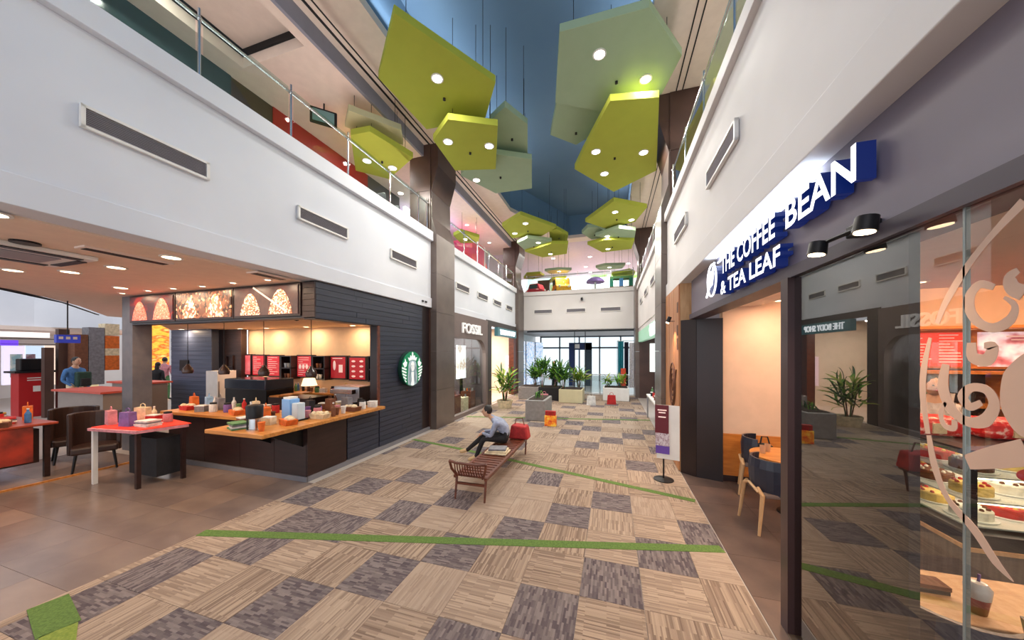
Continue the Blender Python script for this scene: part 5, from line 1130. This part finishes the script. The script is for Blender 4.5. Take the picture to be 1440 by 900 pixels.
# carved timber panel beside the folding doors
wp = struct('wall_timber', MB().box(1.13, 1.4, 6.16, 7.57, 0, 3.25), OAKP)
for k in range(3): MB().box(1.105, 1.128, 6.18+k*.46, 6.62+k*.46, .02, 3.23).build('timber_board', mat('carved_timber', (196, 138, 92), .5, noise=(3, (166, 108, 70), (1, 6, .5))), wp)
CARV = mat('carved_groove', (92, 54, 36), .6)
for z in (.3, .55, 2.1, 2.35, 2.75): MB().box(1.1, 1.106, 6.22, 6.32, z, z+(.18 if z != 2.1 else .2)).build('slot', CARV, wp)
for r in (.1, .19, .28, .37):
    MB().tube([(1.1, 6.72+r*.8*math.cos(a), 1.45+r*1.1*math.sin(a)) for a in [2*PI*k/20 for k in range(21)]], .013, 5).build('carved_ring', CARV, wp)
MB().tube([(1.1, 6.35, 1.75), (1.1, 6.6, 1.2), (1.1, 6.8, 1.0), (1.1, 7.0, .75)], .014, 5).build('carved_line', CARV, wp)
for sg in (-1, 1): MB().tube([(1.1, 6.72+sg*.3, 1.0), (1.1, 6.72+sg*.12, .8), (1.1, 6.72, .55)], .013, 5).build('carved_line', CARV, wp)
t = thing('wall_uplight', 'brass spotlight on the carved timber panel', 'lamp', (1.0, 6.5, 2.6))
MB().cyl((1.1, 6.5, 2.62), (1.0, 6.5, 2.62), .012, n=8).build('arm', STEEL, t); MB().cyl((.98, 6.5, 2.6), (1.02, 6.5, 2.7), .035, n=12).build('head', BLACKM, t); MB().cyl((.975, 6.5, 2.588), (.98, 6.5, 2.6), .03, n=12).build('lens', LAMPW, t)
area('timber_spot', (.985, 6.5, 2.57), .06, 12, WARM, (0, .35, 0), spread=120)
# sign letters
t = thing('shop_sign', 'blue-edged white lit letters reading THE COFFEE BEAN & TEA LEAF on the grey fascia', 'sign', (1.2, 3.2, 2.68))
bas = lambda y, z: basis((1.215, y*1.02, z), (0, -1, 0), (0, 0, 1))
letters('THE COFFEE', .2, .08, .004, bas(4.08, 2.925), t, SIGNW, SIGNB, width=1.25, height=.19)
letters('BEAN', .2, .08, .004, bas(2.70, 2.925), t, SIGNW, SIGNB, width=.69, height=.19)
letters('& TEA LEAF', .2, .08, .004, bas(4.1, 2.7), t, SIGNW, SIGNB, width=1.35, height=.15)
def ringtube(cy_, cz_, ry, rz_, r, m, nm):
    MB().tube([(1.15, cy_+ry*math.cos(a), cz_+rz_*math.sin(a)) for a in [2*PI*k/24 for k in range(25)]], r, 6).build(nm, m, t)
ringtube(4.42, 2.92, .17, .19, .011, SIGNW, 'emblem_ring')
MB().cyl((1.26, 4.42, 2.92), (1.165, 4.42, 2.92), .165, n=24).build('emblem_drum', SIGNB, t)
MB().prism([(4.52, 2.84), (4.40, 2.86), (4.34, 2.98), (4.36, 3.03), (4.46, 2.97)], 1.14, 1.155, 'x').build('emblem_leaf', SIGNW, t)
MB().prism([(4.50+.045*math.cos(a), 2.99+.06*math.sin(a)) for a in [2*PI*k/12 for k in range(12)]], 1.14, 1.155, 'x').build('emblem_bean', SIGNW, t)
MB().tube([(1.14, 4.6, 2.74), (1.14, 4.42, 2.9), (1.14, 4.28, 3.1)], .012, 6).build('emblem_sprig', SIGNW, t)
MB().box(1.255, 1.272, 2.6, 4.6, 3.16, 3.175).build('led_strip', mat('led_strip', (230, 240, 255), .4, emit=(220, 232, 255), es=2), t)
area('led_sign_light', (1.21, 3.55, 3.17), .04, 9, (.72, .84, 1), (PI, 0, 0), disk=False, sizey=2.1)
# pair of spotlights on the header
t = thing('twin_spotlight', 'black twin spotlight on an arm under the grey fascia', 'spotlight', (1.2, 2.1, 2.64))
MB().box(1.19, 1.27, 2.05, 2.17, 2.66, 2.72).build('mount', BLACKM, t, bevel=.006)
for y in (1.93, 2.3):
    MB().cyl((1.2, 2.11, 2.69), (1.15, y, 2.68), .012, n=8).build('arm', BLACKM, t)
    MB().cyl((1.14, y, 2.69), (1.13, y, 2.62), .042, .045, 14).build('lamp_head', BLACKM, t, smooth=True); MB().cyl((1.13, y, 2.622), (1.1295, y, 2.617), .038, n=14).build('lens', LAMPW, t)
    area('fascia_spot', (1.128, y, 2.61), .06, 5, WARM, spread=110)

# glazing
struct('window_4', MB().box(1.262, 1.272, 1.66, 2.83, .02, 2.6), GLASSC)
struct('window_5', MB().box(1.262, 1.272, -.6, 1.65, .02, 2.6), GLASSC)
struct('trim_10', MB().box(1.26, 1.276, 1.651, 1.659, .02, 2.6), mat('glass_edge', (150, 160, 160), .2, metal=.5))
struct('trim_11', MB().box(1.22, 1.32, -.6, 2.83, 0, .02), mat('sill_metal', (120, 104, 90), .3, metal=.6))
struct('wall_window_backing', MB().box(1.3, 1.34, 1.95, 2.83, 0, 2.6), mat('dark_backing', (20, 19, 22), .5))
# etched emblem on the glass
DEC = mat('etched_film', (196, 166, 148), .7)
t = thing('window_decal', 'large beige etched scroll emblem on the cafe window', 'decal', (1.26, 1.6, 1.3))
def ribbon(pts, wpx, nm='scroll'):
    P = [at(x, y, X=1.2605) for x, y in pts]; n = len(P)
    # smooth
    Q = []
    for i in range(n-1):
        p0, p1, p2, p3 = P[max(i-1, 0)], P[i], P[i+1], P[min(i+2, n-1)]
        for k in range(5):
            s_ = k/5; Q.append(.5*((2*p1)+(p2-p0)*s_+(2*p0-5*p1+4*p2-p3)*s_*s_+(3*p1-p0-3*p2+p3)*s_**3))
    Q.append(P[-1]); W = wpx if isinstance(wpx, list) else [wpx]*2
    v = []; f = []; N = len(Q)
    for i, q in enumerate(Q):
        d = (Q[min(i+1, N-1)]-Q[max(i-1, 0)]).normalized(); nn = Vector((0, -d.z, d.y)); tt = i/(N-1)*(len(W)-1); a = int(min(tt, len(W)-1.001)); wv = (W[a]*(1-(tt-a))+W[a+1]*(tt-a))/2
        for x in (1.2600, 1.2615): v += [Vector((x, (q-nn*wv).y, (q-nn*wv).z)), Vector((x, (q+nn*wv).y, (q+nn*wv).z))]
    for i in range(N-1):
        a = i*4; b = a+4; f += [(a, a+1, b+1, b), (a+2, b+2, b+3, a+3), (a, b, b+2, a+2), (a+1, a+3, b+3, b+1)]
    MB().add(v, f).build(nm, DEC, t)
ribbon([(1440, 283), (1400, 325), (1362, 372), (1330, 425), (1318, 455)], [.034, .022, .03, .018])
ribbon([(1308, 475), (1299, 520), (1298, 560), (1305, 610)], [.014, .03, .028, .02]); ribbon([(1306, 612), (1314, 655), (1332, 700), (1370, 745), (1400, 790), (1425, 818)], [.02, .03, .022, .034, .03, .002])
ribbon([(1398, 404), (1378, 400), (1364, 416), (1364, 436), (1377, 454), (1398, 461), (1420, 450), (1427, 430), (1412, 418)], [.02, .03, .038, .034, .03, .036, .02, .01])
ribbon([(1432, 380), (1420, 390), (1424, 405), (1440, 412)], [.02, .04, .05])
ribbon([(1366, 482), (1368, 502), (1388, 506), (1396, 488), (1384, 486)], [.03, .04, .045, .035, .02])
ribbon([(1330, 512), (1326, 545), (1338, 575), (1358, 592), (1384, 592), (1398, 570), (1388, 549), (1366, 545), (1354, 558), (1364, 572), (1380, 566)], [.03, .045, .04, .035, .045, .035, .03, .03, .04, .03, .02])
ribbon([(1330, 566), (1323, 582), (1328, 598), (1341, 602), (1342, 590)], [.012, .02, .02, .024, .02])
ribbon([(1360, 650), (1400, 643), (1445, 636)], [.05, .075, .085], 'bar'); ribbon([(1448, 500), (1428, 530), (1424, 570), (1436, 600), (1450, 612)], [.03, .07, .07, .05, .03])

# ------------------------------------------------------------------ right cafe interior
struct('wall_cafe_right_back', MB().box(1.7, 7, 5.95, 6.1, .76, 2.95), BEIGE)
struct('trim_12', MB().box(1.69, 7, 5.93, 6.1, .1, .76), OAKO); struct('baseboard_right', MB().box(1.69, 7, 5.92, 6.1, 0, .1), ESP)
struct('wall_cafe_right_side', MB().box(7, 7.1, -2, 6.1, 0, 2.95), BEIGE)
struct('ceiling_cafe_right', MB().box(1.46, 7, -2, 4.9, 2.78, 2.95).box(1.46, 2.2, 4.9, 6, 2.78, 2.95).box(2.2, 7, 4.9, 5.95, 2.95, 3.0), mat('cafe_ceiling_white', (232, 216, 204), .7))
tag(MB().box(2.3, 6.9, 4.93, 4.97, 2.8, 2.84).build('cove_strip', mat('cove_glow', (255, 226, 180), .5, emit=(255, 214, 160), es=6)), 'glowing cove strip in the cafe ceiling above the menu boards', 'light strip')
area('cove_light', (4.4, 5.15, 2.86), .12, 110, WARM, (-PI*.55, 0, 0), disk=False, sizey=.1).data.size = 4.0
for i, (x, y, pw) in enumerate([(2.25, 5.4, 14), (3.0, 4.4, 22), (4.6, 4.4, 26), (2.1, 1.9, 20), (3.8, 2.6, 22), (2.2, 3.6, 16)]): downlight(x, y, 2.78, ['downlight seen through the open door', 'downlight over the left end of the cake case', 'downlight over the menu boards', 'downlight nearest the window table', 'downlight in the middle of the cafe', 'downlight over the round table by the door'][i], 'right cafe downlights', True, .06, pw)
# beam with the menu
MENR = picture('orange_red_menu', [(226, 40, 30), (232, 60, 34), (214, 34, 50)], (1, 1, 1), 1.1)
for i, (a, b, m, lab) in enumerate([(3.86, 4.5, MENR, 'orange red backlit price menu above the cake case'), (4.6, 5.4, picture('cups_photo', [(120, 40, 50), (190, 110, 120), (236, 214, 226), (250, 244, 246), (150, 130, 180)], (3, 3, 4), .9), 'backlit photo of white cups right of the red price menu')]):
    t = thing('menu_board', lab, 'menu board', ((a+b)/2, 5.85, 1.86))
    MB().box(a-.05, b+.05, 5.87, 5.94, 1.84, 2.355).build('frame', OAKO, t); MB().box(a, b, 5.85, 5.87, 1.87, 2.32).build('screen', m, t)
    q = MB()
    if i == 0:
        for c_ in range(2):
            for r in range(10): q.box(a+.03+c_*.32, a+.03+c_*.32+random.uniform(.1, .26), 5.842, 5.85, 2.28-r*.04, 2.292-r*.04)
    else: q.box(a+.25, b-.05, 5.842, 5.85, 2.25, 2.27).box(a+.3, b-.1, 5.842, 5.85, 2.21, 2.225)
    q.build('print', LINE, t)
t = thing('back_shelving', 'warm wooden back shelving with jars under the menu boards', 'shelf', (4.6, 5.7, 0))
MB().box(3.5, 6.5, 5.9, 5.93, .0, 1.82).build('back_panel', ESP, t)
for z in (.95, 1.35, 1.78, 2.36): MB().box(3.5, 6.5, 5.62, 5.86 if z > 1.9 else 5.9, z, z+.035).build('shelf_board', OAKO, t)
for x in (3.5, 4.1, 4.7, 5.3, 6.0): MB().box(x, x+.04, 5.62, 5.9, .0, 1.78).build('upright', OAKO, t)
clutter('the middle back shelf', 'jars on the cafe back shelving', [([3.65, 3.82, 3.99, 4.24, 4.42, 4.6, 4.84, 5.02, 5.2][k], 5.75, ['jar', 'box', 'jar', 'cup'][k % 4], ['grey', 'cream', 'green', 'white', 'black', 'brown', 'sky', 'red', 'purple'][k % 9]) for k in range(9)], 1.386)
t = thing('notice_board', 'pale green notice on the wall left of the back shelving', 'poster', (3.3, 5.9, 1.2)); MB().box(3.15, 3.5, 5.9, 5.93, .95, 1.42).build('notice', mat('pale_green_paper', (196, 204, 176), .6), t); MB().prism([(3.25+.06*math.cos(a), 1.34+.04*math.sin(a)) for a in [2*PI*k/10 for k in range(10)]], 5.893, 5.9, 'y').build('leaf_print', LEAF, t)
# cake display case
t = thing('cake_case', 'glass cake display case on a grey wood base behind the window', 'display case', (3.6, 4.2, 0))
cx0, cx1, cy0, cy1 = 2.82, 5.2, 3.66, 4.9
MB().box(cx0, cx1, cy0, cy1, .006, .42).build('base', mat('grey_oak', (122, 106, 94), .5, noise=(4, (102, 88, 78), (8, 8, .6))), t)
MB().box(cx0+.35, cx1-.1, cy0-.012, cy0, .05, .38).build('orange_front', OAKO, t)
MB().box(cx0-.02, cx1, cy0-.02, cy1, .42, .45).build('oak_ledge', OAKP, t)
MB().box(cx0, cx1, cy0, cy1, .45, .56).build('plinth', BLACKM, t)
for x, y in ((cx0, cy0), (cx0, cy1-.05), (cx1-.05, cy0)): MB().box(x, x+.05, y, y+.05, .56, 1.2).build('corner_post', BLACKM, t)
MB().box(cx0, cx1, cy0, cy1, 1.2, 1.25).build('top', BLACKM, t)
for z in (.58, .79, 1.0): MB().box(cx0+.06, cx1-.06, cy0+.1, cy1-.1, z, z+.012).build('glass_shelf', mat('shelf_white', (220, 216, 210), .3), t)
MB().box(cx0+.008, cx0+.014, cy0+.06, cy1-.06, .57, 1.19).build('side_glass', GLASST, t); MB().box(cx0+.06, cx1-.06, cy0+.008, cy0+.014, .57, 1.19).build('front_glass', GLASST, t)
for z in (.785, .995, 1.195): MB().box(cx0+.08, cx1-.08, cy0+.12, cy0+.15, z-.012, z-.002).build('led_tube', mat('case_led', (255, 240, 214), .4, emit=(255, 232, 196), es=9), t)
for z in (.77, .98, 1.18): area('case_light', ((cx0+cx1)/2, cy0+.5, z), 2.0, 11, (1, .86, .68), disk=False, sizey=.5)
CK = [cloth('cake_white', (250, 240, 226)), cloth('cake_yellow', (240, 200, 110)), cloth('cake_brown', (110, 62, 38)), cloth('cake_red', (190, 50, 44))]
CKM = []
for a in range(4):
    mb = MB().lathe([(.12, 0), (.12, .07), (.11, .08), (.01, .08)], n=18); mb.cur = 1
    for k in range(8): mb.ball((.09*math.cos(k*PI/4), .09*math.sin(k*PI/4), .085), .016, 6, 5)
    mb.cur = 2; mb.lathe([(.15, -.008), (.15, 0), (.12, 0)], n=18); CKM.append(mb.mesh('cake', [CK[a], CK[(a+2) % 4], WHT]))
SL = ['bottom', 'middle', 'top']
cn = ['cream', 'yellow', 'chocolate', 'red glazed']
for r, z in enumerate((.603, .813, 1.023)):
    for k in range(7):
        a = (k*3+r) % 4; n_ = sum(1 for kk in range(k) if (kk*3+r) % 4 == a)
        item('cake', CKM[a], (cx0+.24+k*.31, cy0+.3+.12*(k % 2), z), '%s round cake on %s glass shelf, %s to the corner post' % (cn[a], SL[r], ['nearer', 'farther'][min(n_, 1)]), 'cake', 'cakes in the display case')
    for k in range(3): item('cake', CKM[(k+r+1) % 4], (cx0+.25, cy0+.65+k*.18*1.6 if k < 2 else cy0+1.0, z) if k < 2 else (cx0+.6, cy0+.85, z), '%s cake at the door end of the %s shelf, %s one back' % (cn[(k+r+1) % 4], SL[r], ORD[k].replace('nearest', 'first')), 'cake', 'cakes in the display case')
tag(MB().prism([(3.16+.07*math.cos(a), 1.08+.05*math.sin(a)) for a in [2*PI*k/20 for k in range(20)]], cy0-.008, cy0-.002, 'y').build('round_sticker', RED), 'red round sticker on the front glass of the cake case', 'sticker')
for i in range(4):
    x = 3.0+.55*i; t = thing('gift_hamper', 'red patterned gift pack on top of the cake case, ' + ['leftmost', 'second from left', 'third from left', 'rightmost'][i], 'gift pack', (x, 4.3, 1.25), group='red gift packs on the case')
    MB().box(x-.24, x+.22, 4.15, 4.45, 1.25, 1.43).build('pack', picture('red_white_pattern', [(190, 24, 30), (200, 30, 34), (214, 44, 44), (240, 200, 190)], (22, 22, 22), .12), t, bevel=.05); MB().box(x-.06, x+.04, 4.14, 4.16, 1.28, 1.38).build('label', C['cream'], t, bevel=.004)
person('barista in a pale striped shirt behind the cake case', (3.75, 5.3, 0), PI*.9, shirt=cloth('pale_stripe', (214, 206, 206)), legs=C['black'], H_=1.72)

# cafe furniture
def cafe_chair(x, y, rz, label):
    t = thing('cafe_chair', label, 'chair', (x, y, .006), rz, 'navy shell chairs')
    shell = MB()
    n = 10
    for (z0, z1, r0, r1) in [(.44, .58, .23, .245), (.58, .72, .245, .25), (.72, .82, .25, .235)]:
        for k in range(n):
            a0_, a1_ = PI*(1.08+.84*k/n), PI*(1.08+.84*(k+1)/n)
            vs = [(r*math.cos(a), r*math.sin(a), z) for a, r, z in ((a0_, r0, z0), (a1_, r0, z0), (a1_, r1, z1), (a0_, r1, z1))] + [(( r-.022)*math.cos(a), (r-.022)*math.sin(a), z) for a, r, z in ((a0_, r0, z0), (a1_, r0, z0), (a1_, r1, z1), (a0_, r1, z1))]
            shell.add(vs, [(0, 1, 2, 3), (7, 6, 5, 4), (0, 4, 5, 1), (3, 2, 6, 7), (0, 3, 7, 4), (1, 5, 6, 2)])
    shell.build('backrest', NAVY, t, smooth=True, world=False)
    MB().box(-.22, .22, -.2, .24, .41, .46).build('seat', mat('taupe_seat', (116, 96, 88), .6), t, world=False, bevel=.015)
    for sx in (-1, 1):
        MB().cyl((sx*.19, .2, .42), (sx*.23, .25, 0), .022, .014, 8).build('leg', OAKP, t, world=False)
        MB().tube([(sx*.23, -.27, 0), (sx*.2, -.22, .44), (sx*.12, -.232, .5)], [.015, .024, .018], 8).build('leg', OAKP, t, world=False, smooth=True)
    MB().tube([(-.16, -.24, .46), (0, -.262, .52), (.16, -.24, .46)], .016, 6).build('back_rail', OAKP, t, world=False)
cafe_chair(1.82, 4.52, -PI/2+.1, 'navy shell chair with oak legs nearest the doorway')
cafe_chair(2.08, 5.55, -PI/2-.3, 'navy shell chair behind the round table against the orange wainscot')
t = thing('round_table', 'round oak cafe table on a black column just inside the doorway', 'table', (2.12, 4.95, .006))
MB().cyl((2.12, 4.95, .715), (2.12, 4.95, .745), .38, n=32).build('tabletop', OAK, t, bevel=.004); MB().cyl((2.2, 4.98, .02), (2.2, 4.98, .715), .045, n=12).build('column', BLACKM, t); MB().lathe([(.16, 0), (.16, .012), (.04, .03)], (2.2, 4.98, .008), 24).build('base', BLACKM, t)
item('glass', MB().lathe([(.028, 0), (.035, .1), (.031, .1), (.026, .006)], n=12).mesh('glass', mat('amber_glass', (190, 150, 120), .1)), (1.88, 4.98, .745), 'drinking glass standing near the edge of the round table', 'glass')
item('glass', bpy.data.meshes['glass'], (1.97, 5.08, .745), 'second drinking glass just behind the first on the round table', 'glass')
item('napkin_pile', clothm(.16, .1, 2, [C['white'], C['grey']]), (2.12, 4.85, .745), 'white papers lying on the round table', 'paper')
t = thing('black_jacket', 'black bag hanging against the far navy chair', 'bag', (2.1, 5.5, .48)); MB().box(2.02, 2.2, 5.42, 5.62, .475, .74).build('bag_body', C['black'], t, bevel=.05); MB().tube([(2.05, 5.52, .72), (2.07, 5.52, .84), (2.14, 5.52, .84), (2.17, 5.52, .72)], .01, 6).build('strap', C['black'], t)
# window table
t = thing('window_table', 'oak window table with a cup just inside the glass at lower right', 'table', (1.95, 2.39, .006))
MB().box(1.5, 2.3, 2.16, 2.62, .7, .735).build('tabletop', OAKP, t, bevel=.006); MB().box(1.98, 2.06, 2.35, 2.43, .02, .7).build('column', BLACKM, t); MB().box(1.89, 2.3, 2.2, 2.58, .008, .02).build('base', BLACKM, t)
t = thing('plastic_cup', 'clear domed plastic cup with red drink and purple straw', 'cup', (1.78, 2.27, .735))
MB().lathe([(.03, 0), (.042, .08)], (1.78, 2.27, .735), 16).build('drink', mat('red_drink', (150, 20, 40), .15), t, smooth=True); MB().lathe([(.042, .08), (.047, .13), (.03, .155), (.012, .16)], (1.78, 2.27, .735), 16).build('dome_lid', mat('clear_lid', (206, 206, 206), .12), t, smooth=True); MB().tube([(1.78, 2.27, .85), (1.786, 2.27, .93)], .006, 6).build('straw', C['purple'], t)
item('dark_wallet', clothm(.16, .1, 2, [C['black'], C['brown']]), (1.68, 2.42, .735), 'dark purse lying beside the plastic cup', 'purse')
cafe_chair(1.62, 2.2, 0, 'navy shell chair pulled to the window table in the lower right corner')
# sign stand in the corridor
t = thing('sign_stand', 'upright maroon and purple poster board on a round black base', 'sign stand', (.8, 5.69, .008))
MB().lathe([(.15, 0), (.15, .012), (.03, .03)], (.8, 5.69, .008), 24).build('base', BLACKM, t); MB().cyl((.8, 5.69, .03), (.8, 5.69, 1.15), .013, n=8).build('pole', BLACKM, t)
MB().obox((.86, 5.66, .78), (.33, .012, .86), -.25).build('white_board', WHT, t)
MB().obox((.77, 5.665, .98), (.2, .012, .46), -.25).build('maroon_poster', mat('maroon_print', (104, 22, 38), .5), t)
MB().obox((.775, 5.655, .66), (.2, .014, .2), -.25).build('photo', picture('cup_group_print', [(90, 60, 70), (210, 200, 206), (150, 120, 130), (240, 236, 240)], (20, 20, 14), .1), t)
MB().obox((.78, 5.655, .5), (.2, .014, .13), -.25).build('purple_band', mat('purple_print', (104, 70, 170), .5), t)
for k, (w_, z) in enumerate([(.13, 1.13), (.1, 1.09), (.11, 1.02)]): MB().obox((.772, 5.653, z), (w_, .006, .018), -.25).build('print', LINE, t)
# unseen uplights added to brighten the blue recess ceiling
for (x, y, sx, sy) in [(-3.6, 5, .1, 11), (.5, 7, .1, 14), (-1.6, -1.2, 3.5, .1)]:
    area('recess_fill_light', (x, y, 7.82), sx, 80, (.92, .96, 1), (PI, 0, 0), disk=False, sizey=sy)

# added fill strips, hidden behind the ledges, that lift the upper ceilings
for (x, ya, yb, z, pw) in [(-4.82, -1, 7.4, 5.27, 30), (-4.82, 8.8, 15.3, 5.24, 24), (1.38, -1, 7.4, 5.04, 24), (1.38, 8.8, 15.3, 5.04, 20)]:
    t = thing('added_fill_strip', 'added slim white fill-light strip behind the ' + ('left' if x < 0 else 'right') + ' ledge ' + ('before' if ya < 0 else 'beyond') + ' the first column', 'light strip', (x, (ya+yb)/2, z-.02))
    MB().box(x-.03, x+.03, ya, yb, z-.018, z).build('profile', ALU, t)
    area('ledge_fill_light', (x, (ya+yb)/2, z+.01), .05, pw, (1, .93, .88), (PI, 0, 0), disk=False, sizey=yb-ya)

for o in bpy.data.objects:
    if o.parent and o.name.split('.')[0] in ('print',): o['kind'] = 'stuff'
